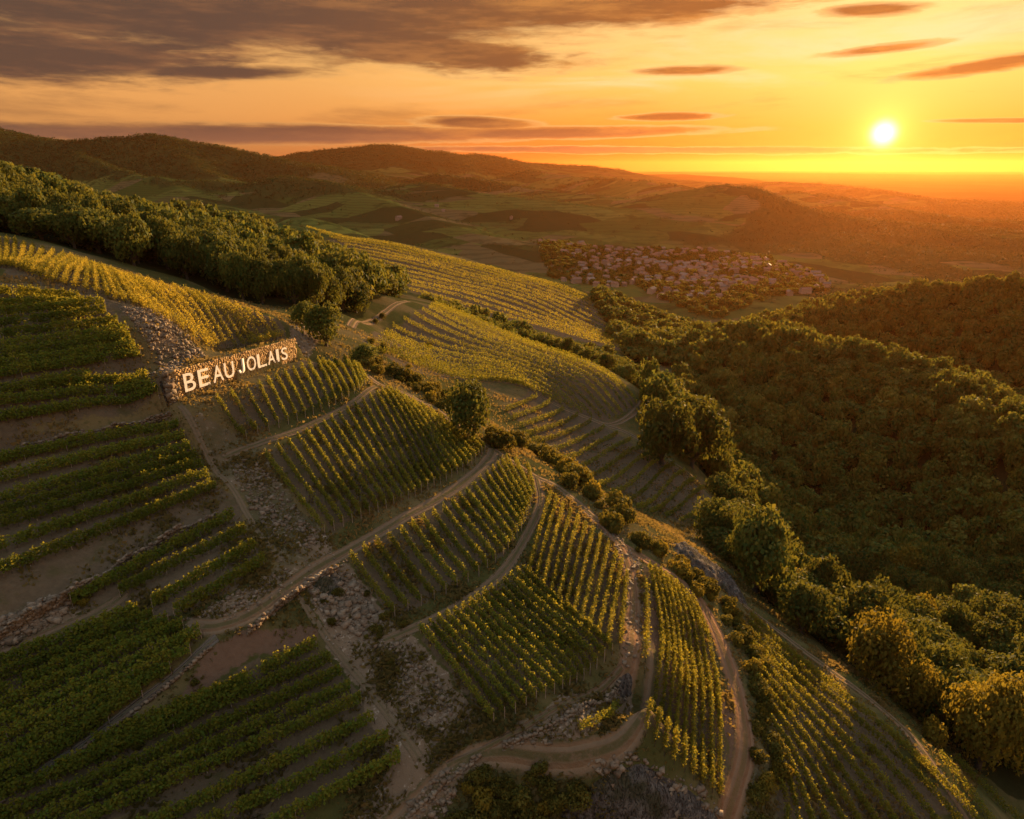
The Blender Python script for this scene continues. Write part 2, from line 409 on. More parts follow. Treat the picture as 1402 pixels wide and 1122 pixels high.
# tracks: packed earth, two ruts, a grassy middle
def track_mat(name, a, b, mid, mid_k, ruts=1.0):
    m, n = material(name)
    p = n.pos(); s = n.attr('across'); k3 = n.noise(p, 1.6, 5, .65); k2 = n.noise(p, .35, 4)
    sa = n.m('ABSOLUTE', s)
    col = n.mix(k3, a, b)
    rut = n.m('SUBTRACT', 1.0, n.m('MULTIPLY', n.m('ABSOLUTE', n.m('SUBTRACT', sa, .5)), 4.2), clamp=True)
    rut = n.m('MULTIPLY', rut, ruts)
    grassy = n.m('MULTIPLY', n.step(sa, .30, .12), n.step(n.m('ADD', k3, n.m('MULTIPLY', k2, .5)), .48, .78))
    edge_ = n.step(n.m('ADD', sa, n.m('MULTIPLY', n.m('SUBTRACT', k3, .5), .8)), .62, .95)
    col = n.mix(n.m('MULTIPLY', n.m('MAXIMUM', grassy, edge_), mid_k), col, mid)
    col = n.mix(n.m('MULTIPLY', rut, .6), col, b)
    sh = n.principled(col, .95, n.bump(n.m('ADD', n.m('MULTIPLY', rut, -.6), n.m('MULTIPLY', k3, .8)), 1.0, .3), 0.0)
    tr = n.n('ShaderNodeBsdfTransparent'); mx = n.n('ShaderNodeMixShader')
    n.put(mx.inputs[0], n.m('GREATER_THAN', n.m('ADD', sa, n.m('MULTIPLY', n.m('SUBTRACT', n.noise(p, 2.2, 4, .7), .5), 1.1)), .93))
    m.node_tree.links.new(sh, mx.inputs[1]); m.node_tree.links.new(tr.outputs[0], mx.inputs[2]); n.out(mx.outputs[0]); return m
M_TRACK = track_mat('packed_earth', (.12, .084, .054), (.235, .165, .105), (.075, .072, .03), .8)
M_REDTRACK = track_mat('reddish_earth', (.15, .09, .055), (.27, .165, .10), (.10, .085, .03), .5)
M_DITCH = track_mat('stone_gutter', (.10, .088, .072), (.22, .19, .16), (.07, .07, .03), .6)

M_PATH = track_mat('trodden_earth', (.12, .09, .058), (.21, .155, .10), (.13, .105, .062), .9, 0.0)
m, n = material('rock')
p = n.pos(); q = n.v('MULTIPLY', p, (1.0, .45, .6))
k = n.noise(q, 1.3, 8, .7, .6); k2 = n.noise(p, .35, 4)
cr = n.step(n.noise(n.v('MULTIPLY', p, (2.2, .8, 1.2)), 2.6, 6, .7, 1.2), .36, .5)
col = n.ramp(k, [(.28, (.06, .05, .044)), (.5, (.15, .132, .118)), (.72, (.27, .245, .22))]); col = n.mix(n.m('MULTIPLY', n.m('SUBTRACT', 1.0, cr), .75), col, (.04, .034, .028)); col = n.mix(n.m('MULTIPLY', n.step(k2, .5, .66), .75), col, (.06, .06, .027))
n.out(n.principled(n.v('SCALE', col, .8), .95, n.bump(n.m('ADD', k, n.m('MULTIPLY', cr, .35)), 1.0, .5), 0.0)); M_ROCK = m

def roof_mat(name, a, b):
    m, n = material(name); p = n.pos()
    rnd = n.n('ShaderNodeObjectInfo').outputs['Random']
    n.out(n.principled(n.mix(n.m('ADD', n.m('MULTIPLY', n.noise(p, .8, 4), .5), n.m('MULTIPLY', rnd, .5)), a, b), .85)); return m
M_ROOF = [roof_mat('tile_brown', (.12, .078, .056), (.24, .16, .115)), roof_mat('tile_orange', (.15, .085, .058), (.27, .155, .105)), roof_mat('tile_grey', (.11, .095, .08), (.24, .205, .17))]
M_RENDER = roof_mat('house_render', (.17, .135, .10), (.42, .34, .27))
m, n = material('dark_opening'); n.out(n.principled((.03, .028, .026), .4, spec=.5)); M_DARK = m
# ------------------------------------------------------------------ plant and stone shapes
def unit(v): return v / np.maximum(np.linalg.norm(v, axis=-1, keepdims=True), 1e-9)
def leaf_quads(P, N, size, g=rng, aspect=.8):
    """one small four sided leaf per point P, facing N"""
    n = len(P); N = unit(N); t = unit(np.cross(N, g.normal(size=(n, 3)))); b = np.cross(N, t)
    s = np.asarray(size).reshape(-1, 1) * .5
    V = np.stack([P - t * s, P - b * s * aspect, P + t * s, P + b * s * aspect], 1).reshape(-1, 3)
    return V, np.arange(4 * n).reshape(n, 4)
def merge(parts):
    V, F, T, o = [], [], [], 0
    for v, f, t in parts: V.append(v); F.append(f + o); T.append(t); o += len(v)
    return np.concatenate(V), np.concatenate(F), np.concatenate(T)
def tints(n, g, lo=0., hi=1., yel=.25):
    t = np.zeros((n, 3)); t[:, 0] = g.uniform(lo, hi, n); t[:, 1] = np.clip(g.normal(yel, .22, n), 0, 1); return np.repeat(t, 4, 0)

def crown_shape(seed, nblob=16, nleaf=3200, leaf=.085, tall=1.0, low=.25, yel=.2, spread=1.0):
    """a crown about 2 wide, its foot at z 0: many leafy clumps of unequal size"""
    g = np.random.default_rng(seed)
    B = []
    for k in range(nblob):
        a = g.uniform(0, 6.283); e = g.uniform(-.15, 1) ** 1
        rr = math.sqrt(max(0, 1 - e * e)) * g.uniform(.35, .72) * spread
        B.append((math.cos(a) * rr, math.sin(a) * rr, low + (.45 + .42 * e) * tall * g.uniform(.85, 1.1), g.uniform(.24, .46)))
    B.append((0, 0, low + .5 * tall, .55))
    B = np.array(B)
    w = B[:, 3] ** 2; k = g.choice(len(B), nleaf, p=w / w.sum())
    d = unit(g.normal(size=(nleaf, 3)) + np.array([0, 0, .25]))
    # small sub clumps give a broken outline
    lump = 1 + .16 * np.sin(d[:, 0] * 9 + k * 1.7) * np.sin(d[:, 1] * 8 + k) + .10 * np.sin(d[:, 2] * 13 + k * 2.3)
    P = B[k, :3] + d * (B[k, 3] * lump * g.uniform(.72, 1.06, nleaf) ** .6)[:, None] * np.array([1, 1, .82])
    N = d + g.normal(size=(nleaf, 3)) * .55
    V, F = leaf_quads(P, N, leaf * g.uniform(.6, 1.35, nleaf), g)
    T = np.zeros((nleaf, 3)); T[:, 0] = np.clip(g.uniform(0, .75, nleaf) + (k % 5) * .07, 0, 1); T[:, 1] = np.clip(g.normal(yel, .2, nleaf) + ((k * 7) % 5 - 2) * .06, 0, 1)
    return V, F, np.repeat(T, 4, 0)

def tube(pts, rad, sides=6):
    pts = np.asarray(pts, float); V, F = [], []
    for i, (p, r) in enumerate(zip(pts, rad)):
        d = pts[min(i + 1, len(pts) - 1)] - pts[max(i - 1, 0)]; d = d / np.linalg.norm(d)
        a = np.cross(d, [.31, .9, .2]); a /= np.linalg.norm(a); b = np.cross(d, a)
        V += [p + r * (math.cos(k * 6.2832 / sides) * a + math.sin(k * 6.2832 / sides) * b) for k in range(sides)]
    for i in range(len(pts) - 1):
        for k in range(sides): F.append((i * sides + k, i * sides + (k + 1) % sides, (i + 1) * sides + (k + 1) % sides, (i + 1) * sides + k))
    return np.array(V), np.array(F)
def trunk_shape(seed, low=.25):
    g = np.random.default_rng(seed); parts = []
    top = low + .55
    sp = [(0, 0, -.06), (.01, 0, low * .5), (g.uniform(-.04, .04), g.uniform(-.04, .04), low + .1), (g.uniform(-.08, .08), g.uniform(-.08, .08), top)]
    parts.append(tube(sp, (.085, .062, .05, .018)))
    for k in range(5):
        a = g.uniform(0, 6.28); z = low * g.uniform(.7, 1.2)
        parts.append(tube([(0, 0, z), (math.cos(a) * .2, math.sin(a) * .2, z + .2), (math.cos(a) * .5, math.sin(a) * .5, z + g.uniform(.3, .55))], (.035, .025, .01), 5))
    V, F, o = [], [], 0
    for v, f in parts: V.append(v); F.append(f + o); o += len(v)
    return np.concatenate(V), np.concatenate(F)

CROWNS, TRUNKS = {}, {}
def crowns(kind):
    if kind not in CROWNS:
        spec = {'tree': (M_TREE, 6, 3400, .095, 1.0, .10, .18), 'gold': (M_GOLD, 4, 3600, .09, 1.0, .10, .45), 'bush': (M_BUSH, 5, 900, .16, .85, -.05, .3), 'golden_bush': (M_GOLD, 3, 900, .16, .85, -.05, .5), 'big': (M_GOLD, 2, 9000, .058, 1.0, .10, .28)}[kind]
        mat, nv, nl, ls, tall, low, yel = spec
        L = []
        for i in range(nv):
            V, F, T = crown_shape(100 + i * 7 + len(kind), 12 + 2 * i if 'bush' not in kind else 7 + i, nl, ls, tall, low, yel)
            L.append(mesh_from(kind + '_crown', V, F, [mat], attrs={'tint': T}))
        CROWNS[kind] = L
        TRUNKS[kind] = [mesh_from(kind + '_trunk', *trunk_shape(i, max(low, .08)), [M_BARK]) for i in range(2)]
    return CROWNS[kind], TRUNKS[kind]
N_TREES = 0
def plant(x, y, width, high, kind, name, label, cat, group=None, sink=.15):
    """a tree or a bush: Empty at its foot > trunk, crown"""
    cs, ts = crowns(kind); i = random.randrange(len(cs)); j = random.randrange(len(ts))
    o = add(name, None, loc=(x, y, float(zat(x, y)) - sink), rz=random.uniform(0, 6.28), scale=(width / 2, width / 2, high / 1.35))
    tag(o, label, cat, group)
    add('crown', cs[i], o); add('trunk', ts[j], o)
    return o

# ------------------------------------------------------------------ stones
def stone_boxes(P, size, g, flat=.6, align=None):
    """irregular six sided stones round the points P"""
    n = len(P); c = np.array([(x, y, z) for x in (-1, 1) for y in (-1, 1) for z in (-1, 1)], float) * .5
    s = np.asarray(size).reshape(-1, 1, 1) * np.stack([g.uniform(.8, 1.35, n), g.uniform(.65, 1., n), flat * g.uniform(.7, 1.2, n)], -1)[:, None, :]
    V = c[None] * s * g.uniform(.72, 1.12, (n, 8, 1)) + g.normal(size=(n, 8, 3)) * .06 * np.asarray(size).reshape(-1, 1, 1)
    a = g.uniform(0, 6.283, n) if align is None else align + g.normal(size=n) * .12
    ca, sa = np.cos(a)[:, None], np.sin(a)[:, None]
    tilt = g.normal(size=(n, 1)) * (.25 if align is None else .05)
    Z = V[..., 2] + V[..., 0] * tilt
    V = np.stack([V[..., 0] * ca - V[..., 1] * sa, V[..., 0] * sa + V[..., 1] * ca, Z], -1) + P[:, None]
    f = np.array([(0, 1, 3, 2), (4, 6, 7, 5), (0, 4, 5, 1), (2, 3, 7, 6), (0, 2, 6, 4), (1, 5, 7, 3)])
    F = (np.arange(n) * 8)[:, None, None] + f[None]
    T = np.zeros((n, 3)); T[:, 0] = g.uniform(0, 1, n); T[:, 1] = np.clip(g.normal(.25, .3, n), 0, 1)
    return V.reshape(-1, 3), F.reshape(-1, 4), np.repeat(T, 8, 0)
def wall_stones(path, hgt, g, sx=.42, sz=.24, thick=.5, base=-.15):
    """courses of dry stones along a ground line; hgt(s) gives the height at 0..1"""
    L = np.hypot(*np.diff(path, axis=0).T).sum(); P, S_, A = [], [], []
    top = max(hgt(t) for t in np.linspace(0, 1, 9))
    for c in range(int(top / sz) + 2):
        nx = int(L / sx)
        q = resample(path, n=max(nx, 3)); d = np.gradient(q, axis=0); d = d / np.linalg.norm(d, axis=1, keepdims=True); nn = np.stack([d[:, 1], -d[:, 0]], -1)
        u = np.linspace(0, 1, len(q)); keep = np.array([hgt(t) for t in u]) * g.uniform(.75, 1.15, len(q)) > base + c * sz
        q = q + d * ((c % 2) * sx / 2) + nn * (g.normal(size=(len(q), 1)) * .07 - c * sz * .22)
        z = zat(q[:, 0], q[:, 1]) if c == 0 else z0[:len(q)] + c * sz
        if c == 0: z0 = z = zat(*resample(path, n=max(nx, 3)).T) + base
        for k in np.nonzero(keep)[0]: P.append((q[k, 0], q[k, 1], z0[k] + c * sz)); S_.append(sx * g.uniform(.85, 1.25)); A.append(math.atan2(d[k, 1], d[k, 0]))
    return stone_boxes(np.array(P), np.array(S_), g, .68, np.array(A))
# ------------------------------------------------------------------ tracks and zones (traced on the photograph, laid on the ground)
TRACKS = [  # name, label, material, width, pixel line
    ('dirt_track', 'pale dirt track climbing from the stony junction between the terraced plots', 'M_TRACK', 1.75, [(262,858),(300,861),(345,843),(400,801),(450,767),(520,730),(600,685),(650,650),(672,628),(676,614)], 0),
    ('dirt_track', 'crest track of trodden earth along the top of the terraced plots', 'M_TRACK', 1.6, [(500,512),(519,528),(557,538),(603,566),(640,592),(671,614),(707,635),(735,655),(757,662),(800,697),(830,724),(852,748)], 0),
    ('dirt_track', 'narrow curved track dividing two vine plots on the nose of the hill', 'M_TRACK', 1.35, [(735,655),(742,685),(734,710),(713,749),(691,783),(661,809),(608,843),(560,864),(525,878)], 0),
    ('stony_track', 'rough reddish stony strip running down the nose of the hill', 'M_REDTRACK', 1.8, [(811,708),(832,726),(850,748),(866,794),(868,830),(866,858),(863,905),(855,935)], 0),
    ('dirt_track', 'wide grassy track bending above the dark thicket and grey rock face', 'M_TRACK', 1.8, [(520,1150),(560,1115),(612,1063),(653,1031),(700,1029),(751,1038),(796,1040),(845,1022),(868,998),(884,973),(895,945),(899,920),(896,890)], 0),
    ('grass_path', 'faint path below the foot of the vine plot above the stone edging', 'M_TRACK', 0.8, [(612,1050),(676,1018),(732,992),(789,960),(830,937),(852,915)], 0),
    ('dirt_track', 'reddish twin rutted track curving down the sunlit side of the hill', 'M_REDTRACK', 1.9, [(852,748),(900,777),(930,795),(955,816),(980,862),(998,910),(1012,955),(1021,1000),(1020,1040),(1009,1078),(994,1125),(985,1160)], 0),
    ('dirt_track', 'shaded track between the lower vines and the edge of the wood', 'M_TRACK', 1.7, [(1000,812),(1024,833),(1069,866),(1125,911),(1186,953),(1238,998),(1276,1047),(1300,1080),(1330,1125),(1360,1170)], 0),
    ('dirt_track', 'track across the middle vineyard spur towards the clump of tall trees', 'M_TRACK', 1.8, [(715,524),(738,541),(760,554),(807,573),(831,583),(853,577),(874,560),(882,548)], 150),
    ('dirt_track', 'branch track falling along the edge of the shaded vineyard to the trees', 'M_TRACK', 1.7, [(831,583),(858,592),(885,608),(925,636),(955,658),(985,684)], 150),
    ('dirt_track', 'short track under the lettered wall and its small vine plot', 'M_TRACK', 1.25, [(306,628),(330,616),(357,608),(400,594),(428,581),(465,562),(496,546),(516,530)], 0),
    ('dirt_track', 'track below the golden top vineyard at the head of the terraces', 'M_TRACK', 1.4, [(-80,388),(0,391),(71,401),(143,410),(172,418),(205,430),(245,452)], 0),
    ('footpath', 'straight stony path down the fall line beside the terrace row ends', 'M_PATH', .7, [(246,556),(278,610),(321,671),(342,712),(384,770)], 0),
    ('footpath', 'thin straight path falling from the rocks below the dirt track', 'M_PATH', .7, [(406,813),(444,869),(495,930),(540,992),(574,1040)], 0),
    ('stone_gutter', 'grey stone gutter slanting across the lower terraces', 'M_DITCH', .8, [(297,873),(241,925),(188,963),(132,1008),(56,1057),(0,1091),(-60,1120)], 0),
    ('dirt_track', 'terrace track under the long dry stone wall', 'M_TRACK', 1.4, [(-70,930),(0,899),(75,869),(124,846),(161,824),(172,812)], 0),
    ('dirt_track', 'distant pale track beside the dark wood on the upper slope', 'M_TRACK', 2, [(480,448),(496,441),(530,427),(560,413)], 150),
    ('dirt_track', 'lane crossing the far golden vineyard spur', 'M_TRACK', 3, [(640,362),(690,375),(740,396),(790,412),(830,432)], 350),
]
PATHS = []
for nm, lab, mat, wd, px, tmin in TRACKS:
    p = line(px, .5 if tmin < 300 else 2.0, tmin); PATHS.append((p, wd))
    d = np.gradient(p, axis=0); d /= np.linalg.norm(d, axis=1, keepdims=True); nn = np.stack([d[:, 1], -d[:, 0]], -1)
    ac = np.linspace(-1, 1, 9); wob = 1 + .22 * fbm(np.arange(len(p)) * .09, np.zeros(len(p)) + len(PATHS), 77, 3)
    X = p[:, None, :] + nn[:, None, :] * (ac[None, :, None] * wd * .62 * wob[:, None, None])
    Z = zat(X[..., 0], X[..., 1]) + .085 + (0 if tmin < 300 else .25) - .05 * ac[None, :] ** 2
    V = np.concatenate([X, Z[..., None]], -1).reshape(-1, 3); idx = np.arange(len(V)).reshape(len(p), 9)
    F = np.stack([idx[:-1, :-1], idx[:-1, 1:], idx[1:, 1:], idx[1:, :-1]], -1).reshape(-1, 4)
    o = add(nm, mesh_from(nm, V, F, [globals()[mat]], smooth_shade=True, attrs={'across': np.tile(ac, len(p))}))
    tag(o, lab, 'gutter' if 'gutter' in nm else 'path' if 'path' in nm else 'track', kind='structure')

def zone(px, tmin=0):
    q = [(px[i][0] + (px[(i + 1) % len(px)][0] - px[i][0]) * s, px[i][1] + (px[(i + 1) % len(px)][1] - px[i][1]) * s) for i in range(len(px)) for s in (0, .33, .66)]
    return hit([a for a, b in q], [b for a, b in q], tmin)[:, :2]
Z_BARE = [zone(z) for z in [
    [(160,418),(215,428),(255,455),(285,492),(242,510),(222,520),(205,480),(180,440)], [(250,560),(330,600),(365,625),(400,690),(450,745),(400,795),(350,720),(300,650)],
    [(410,795),(480,770),(545,850),(575,870),(680,1000),(620,1050),(560,1120),(470,1122),(530,1040),(480,930),(440,860)], [(0,850),(60,825),(110,850),(60,880),(0,895)],
    [(250,850),(380,775),(400,795),(330,850),(290,880)], [(700,1010),(850,935),(860,960),(830,1000),(760,1030)], [(850,740),(880,770),(885,900),(850,950),(862,800)], [(0,640),(200,600),(240,600),(0,665)],
    [(985,830),(1030,990),(1040,1080),(990,1122),(1010,1030),(1000,930)], [(395,445),(440,440),(430,470),(410,490)]]]
Z_RED = [zone(z) for z in [[(290,900),(330,865),(415,850),(440,870),(380,895),(300,930),(240,980),(230,970)], [(880,800),(945,830),(975,960),(960,1050),(900,930)], [(1000,930),(1025,960),(1025,1080),(985,1122),(1000,1040)]]]
Z_SOIL = [zone(z) for z in [[(-60,400),(150,420),(220,540),(0,600),(-60,600)], [(-60,620),(240,580),(290,660),(340,720),(365,775),(230,850),(-60,1000)], [(-60,920),(300,870),(0,1090),(-60,1110)], [(434,880),(540,1010),(400,1122),(-40,1122),(200,985)],
    [(295,548),(430,494),(505,518),(338,600)], [(362,620),(530,533),(660,612),(445,730)], [(478,760),(690,628),(730,660),(700,760),(540,840)], [(575,862),(720,785),(755,680),(860,785),(845,890),(676,990)], [(885,775),(950,820),(985,905),(1000,1090),(885,1010)], [(1026,840),(1340,1122),(1060,1122),(1060,1000)], [(0,325),(390,443),(390,465),(296,478),(0,375)]]]
Z_C = [zone(z, 150) for z in [[(500,470),(596,418),(735,475),(824,507),(875,552),(830,580),(717,528),(560,510)], [(690,562),(725,532),(830,585),(950,655),(982,688),(930,715),(790,645)]]] + [zone([(430,318),(560,346),(735,388),(812,415),(852,482),(690,440),(570,402)], 350)]

# woods: where trees stand close
def world(pts): return np.array([by_r(px, r, 0)[:2] for px, r in pts])
near_edge = hit([1402, 1340, 1285, 1240, 1195, 1130, 1070, 1035, 1000, 965, 992, 955, 905, 882], [1100, 1055, 1015, 965, 935, 885, 838, 810, 770, 715, 683, 640, 600, 556])[:, :2]
W_RIGHT = np.concatenate([near_edge, world([(900, 262), (925, 330), (960, 440), (985, 560), (1060, 640), (1200, 640), (1402, 600), (1750, 560), (1800, 105)])])
W_LEFT = np.concatenate([hit([-150, 0, 100, 200, 260, 330, 400, 450, 500, 530], [290, 318, 343, 369, 385, 412, 426, 436, 425, 405])[:, :2], world([(548, 262), (555, 330), (430, 360), (180, 330), (0, 330), (-200, 330)])])
W_GULLY = world([(580, 335), (640, 330), (720, 298), (800, 276), (850, 250), (885, 262), (905, 300), (860, 330), (780, 345), (700, 365), (620, 395), (575, 380)])
W_FAR = np.concatenate([hit([812, 832, 852, 872, 925, 965], [412, 442, 480, 503, 500, 482], 250)[:, :2], world([(985, 560), (940, 600), (880, 640), (820, 640)])])

r_ = np.hypot(GX, GY)
jx, jy = GX + 2.2 * fbm(GX / 6, GY / 6, 11, 3), GY + 2.2 * fbm(GX / 6, GY / 6, 12, 3)
nearm = r_ < 700
def mask(polys):
    o = np.zeros(GX.shape)
    for p in polys: o[nearm] = np.maximum(o[nearm], inside(jx[nearm], jy[nearm], p))
    for _ in range(3):
        o[1:-1] = (o[:-2] + 2 * o[1:-1] + o[2:]) / 4; o[:, 1:-1] = (o[:, :-2] + 2 * o[:, 1:-1] + o[:, 2:]) / 4
    return o
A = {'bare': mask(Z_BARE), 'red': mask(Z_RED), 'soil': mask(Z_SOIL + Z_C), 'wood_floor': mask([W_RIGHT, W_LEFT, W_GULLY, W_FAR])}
A['far'] = smooth(640, 760, r_)
A['plain'] = smooth(3800, 6500, r_)
_azd = np.degrees(np.arctan2(GX, GY))
hillwood = .35 * fbm(GX / 80, GY / 80, 71, 3) + fbm(GX / 330, GY / 330, 21, 4) + .9 * np.maximum((smooth(16.5, 19.5, _azd + 3 * fbm(GX / 200, GY / 200, 66, 3)) * smooth(1000, 1400, r_) * (r_ < 2300) + .25 * smooth(9, 18, _azd) * (r_ >= 2300)), smooth(21, 25, _azd) * smooth(700, 800, r_)) * (1 - .7 * smooth(4500, 7000, r_)) + smooth(-110, 60, GZ) * 1.1 - .25 + .5 * smooth(6, -20, _azd) * smooth(-60, 60, GZ)
A['far_wood'] = smooth(.12, .48, hillwood) * smooth(700, 900, r_)
FAR_WOOD = A['far_wood']
idx = np.arange(GX.size).reshape(GX.shape)
F = np.stack([idx[:-1, 1:], idx[:-1, :-1], idx[1:, :-1], idx[1:, 1:]], -1).reshape(-1, 4)
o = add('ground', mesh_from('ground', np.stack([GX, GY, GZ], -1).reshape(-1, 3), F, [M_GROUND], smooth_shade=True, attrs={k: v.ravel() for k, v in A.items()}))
tag(o, 'terraced hillsides, valley and far hills at sunset', 'ground', kind='structure')
# ------------------------------------------------------------------ vine rows: every row a thing of its own > foliage, stems, posts
ONES = 'first second third fourth fifth sixth seventh eighth ninth tenth eleventh twelfth thirteenth fourteenth fifteenth sixteenth seventeenth eighteenth nineteenth twentieth'.split()
def ordinal(k):
    if k < 20: return ONES[k]
    t = k + 1
    return {2: 'twenty', 3: 'thirty', 4: 'forty'}[t // 10] + '-' + ONES[t % 10 - 1] if t % 10 else {3: 'thirtieth', 4: 'fortieth'}[t // 10]
pv, pf = tube([(0, 0, -.2), (0.01, 0, .8), (0, .01, 1.5)], (.04, .036, .03), 5)
POST = mesh_from('post', pv, pf, [M_WOOD])
N_ROWS = 0
def vine_row(path, label, group, dens=70, leaf=.2, high=1.5, width=.19, posts=0.0, stems=True, yel=.22, gap=.03, low=.45):
    """foliage wall along a ground line (x, y)"""
    global N_ROWS
    g = rng
    seg = np.hypot(*np.diff(path, axis=0).T); L = seg.sum()
    if L < 2: return
    n = int(L * dens); s = np.sort(g.uniform(0, L, n)); cs = np.concatenate([[0], np.cumsum(seg)])
    # plants stand about 1.1 m apart: a bumpy top and a few thin places
    ph = s / 1.1; pl = np.floor(ph).astype(int); hv = np.random.default_rng(N_ROWS + 5).uniform(.86, 1.1, pl.max() + 3); miss = np.random.default_rng(N_ROWS + 9).uniform(0, 1, pl.max() + 3) < gap
    bump = hv[pl] * (.86 + .20 * np.sin((ph - pl) * math.pi))
    keep = ~(miss[pl] & (g.uniform(0, 1, n) < .75)); s, bump, pl = s[keep], bump[keep], pl[keep]; n = len(s)
    x = np.interp(s, cs, path[:, 0]); y = np.interp(s, cs, path[:, 1])
    dx, dy = np.gradient(path[:, 0]), np.gradient(path[:, 1]); dl = np.hypot(dx, dy)
    tx = np.interp(s, cs, dx / dl); ty = np.interp(s, cs, dy / dl)
    u = g.uniform(0, 1, n) ** .8
    off = g.normal(size=n) * width * (.55 + .6 * np.sin(np.clip(u, 0, 1) * math.pi))
    hz = low + (high - low) * u * bump
    shoot = g.uniform(0, 1, n) < .05; hz = np.where(shoot, high * bump + g.uniform(0, .3, n), hz); off = np.where(shoot, off * .5, off)
    P = np.stack([x - ty * off, y + tx * off, zat(x, y) + hz], -1)
    N = np.stack([-ty * np.sign(off), tx * np.sign(off), .45 + .8 * (u - .3)], -1) + g.normal(size=(n, 3)) * .7
    V, F = leaf_quads(P, N, leaf * g.uniform(.6, 1.4, n))
    T = np.zeros((n, 3)); T[:, 0] = np.clip(g.uniform(0, .8, n) + hv[pl] * .6 - .45, 0, 1); T[:, 1] = np.clip(g.normal(yel, .2, n) + (hv[pl] - .95) * .8, 0, 1)
    base = (path[0, 0], path[0, 1], float(zat(path[0, 0], path[0, 1])))
    o = add('vine_row', None, loc=base); tag(o, label, 'vine row', group)
    V = V - np.array(base); T = np.repeat(T, 4, 0); nf = len(F)
    if stems:
        q = resample(path, 1.1); nq = len(q); zq = zat(q[:, 0], q[:, 1]); w = .035
        a = np.stack([q[:, 0], q[:, 1], zq], -1) - np.array(base) + np.concatenate([g.normal(size=(nq, 2)) * .06, np.zeros((nq, 1))], 1)
        b = a + np.concatenate([g.normal(size=(nq, 2)) * .07, np.full((nq, 1), .75)], 1)
        ex = np.array([w, 0, 0]); ey = np.array([0, w, 0])
        Vs = np.concatenate([np.stack([a - ex - np.array([0, 0, .1]), a + ex - np.array([0, 0, .1]), b + ex * .7, b - ex * .7], 1), np.stack([a - ey - np.array([0, 0, .1]), a + ey - np.array([0, 0, .1]), b + ey * .7, b - ey * .7], 1)]).reshape(-1, 3)
        Vst = Vs
        V = np.concatenate([V, Vst]); F = np.concatenate([F, np.arange(len(Vst)).reshape(-1, 4) + len(T)]); T = np.concatenate([T, np.full((len(Vst), 3), .3)])
    add('foliage', mesh_from('vine_foliage', V, F, [M_VINE, M_BARK], (np.arange(len(F)) >= nf).astype(np.int32), attrs={'tint': T}), o)
    if posts:
        q = resample(path, posts) if posts > 0 else path[[0, -1]]
        for k in range(len(q)):
            add('post', POST, o, loc=(q[k, 0] - base[0], q[k, 1] - base[1], float(zat(q[k, 0], q[k, 1])) - base[2]), rz=random.uniform(0, 6), scale=(1.25, 1.25, random.uniform(.9, 1.06)))
    N_ROWS += 1
    return o

def pxrow(pts, dy=6, tmin=0, ext=None):
    q = []
    for (a, b), (c, d) in zip(pts[:-1], pts[1:]):
        for s in np.linspace(0, 1, 6)[:-1]: q.append((a + (c - a) * s, b + (d - b) * s + dy))
    q.append((pts[-1][0], pts[-1][1] + dy))
    P = hit([a for a, b in q], [b for a, b in q], tmin)[:, :2]
    return resample(chaikin(P, 1), .6)
def left(x, y, x1, y1):     # continue a row out past the edge of the view
    s = (y1 - y) / (x1 - x); return [(x - 90, y - 90 * s * .9), (x, y), (x1, y1)]
BLK = [
 ('the uppermost terrace block', 'the track under the golden vineyard', [[(-90,398),(0,401),(110,409)], left(0,418,145,417), left(0,431,118,420), left(0,446,147,428), left(0,461,163,442), left(0,478,176,453), left(0,491,180,463), left(0,503,187,475), left(0,516,194,485)], 'vine rows of the uppermost terrace block'),
 ('the terrace block beside the lettered wall', 'the upper stone edging', [[(59,526),(127,517)], left(0,537,204,516), left(0,554,209,528), left(0,576,218,540)], 'vine rows of the terrace block beside the wall'),
 ('the terraces between the two dry stone walls', 'the thinner wall', [left(0,632,246,581), left(0,658,254,597), left(0,686,262,614), left(0,705,270,626), left(0,722,278,638), left(0,752,287,652), left(0,786,296,667)], 'vine rows between the dry stone walls'),
 ('the short rows under the long dry stone wall', 'that wall', [[(100,826),(320,707)], [(165,812),(337,728)], [(210,830),(350,749)], [(240,843),(363,770)]], 'short vine rows under the long dry stone wall'),
 ('the dense block above the stone gutter', 'the terrace track', [left(0,911,192,838), left(0,932,212,846), left(0,953,232,852), left(0,974,252,858), left(0,995,276,868), left(0,1018,262,892), left(0,1042,235,918), left(0,1065,196,950), left(0,1082,150,985)], 'vine rows of the dense block above the stone gutter'),
 ('the bottom block below the stone gutter', 'the red soil patch', [[(130,1022),(340,935)], [(80,1058),(260,975),(434,884)], [(-30,1108),(200,1014),(453,903)], [(-80,1156),(200,1044),(468,922)], [(-50,1172),(200,1066),(480,943)], [(30,1166),(250,1068),(495,960)], [(120,1170),(300,1090),(512,986)], [(210,1165),(400,1080),(533,1012)], [(330,1155),(440,1098),(548,1040)]], 'vine rows of the bottom block below the gutter'),
]
for blk, ref, rows, grp in BLK:
    for k, r in enumerate(rows):
        vine_row(pxrow(r), f'{ordinal(k)} vine row below {ref} in {blk}', grp, dens=190, leaf=.24, high=1.75, posts=4.6, width=.25, yel=.12, gap=.015)

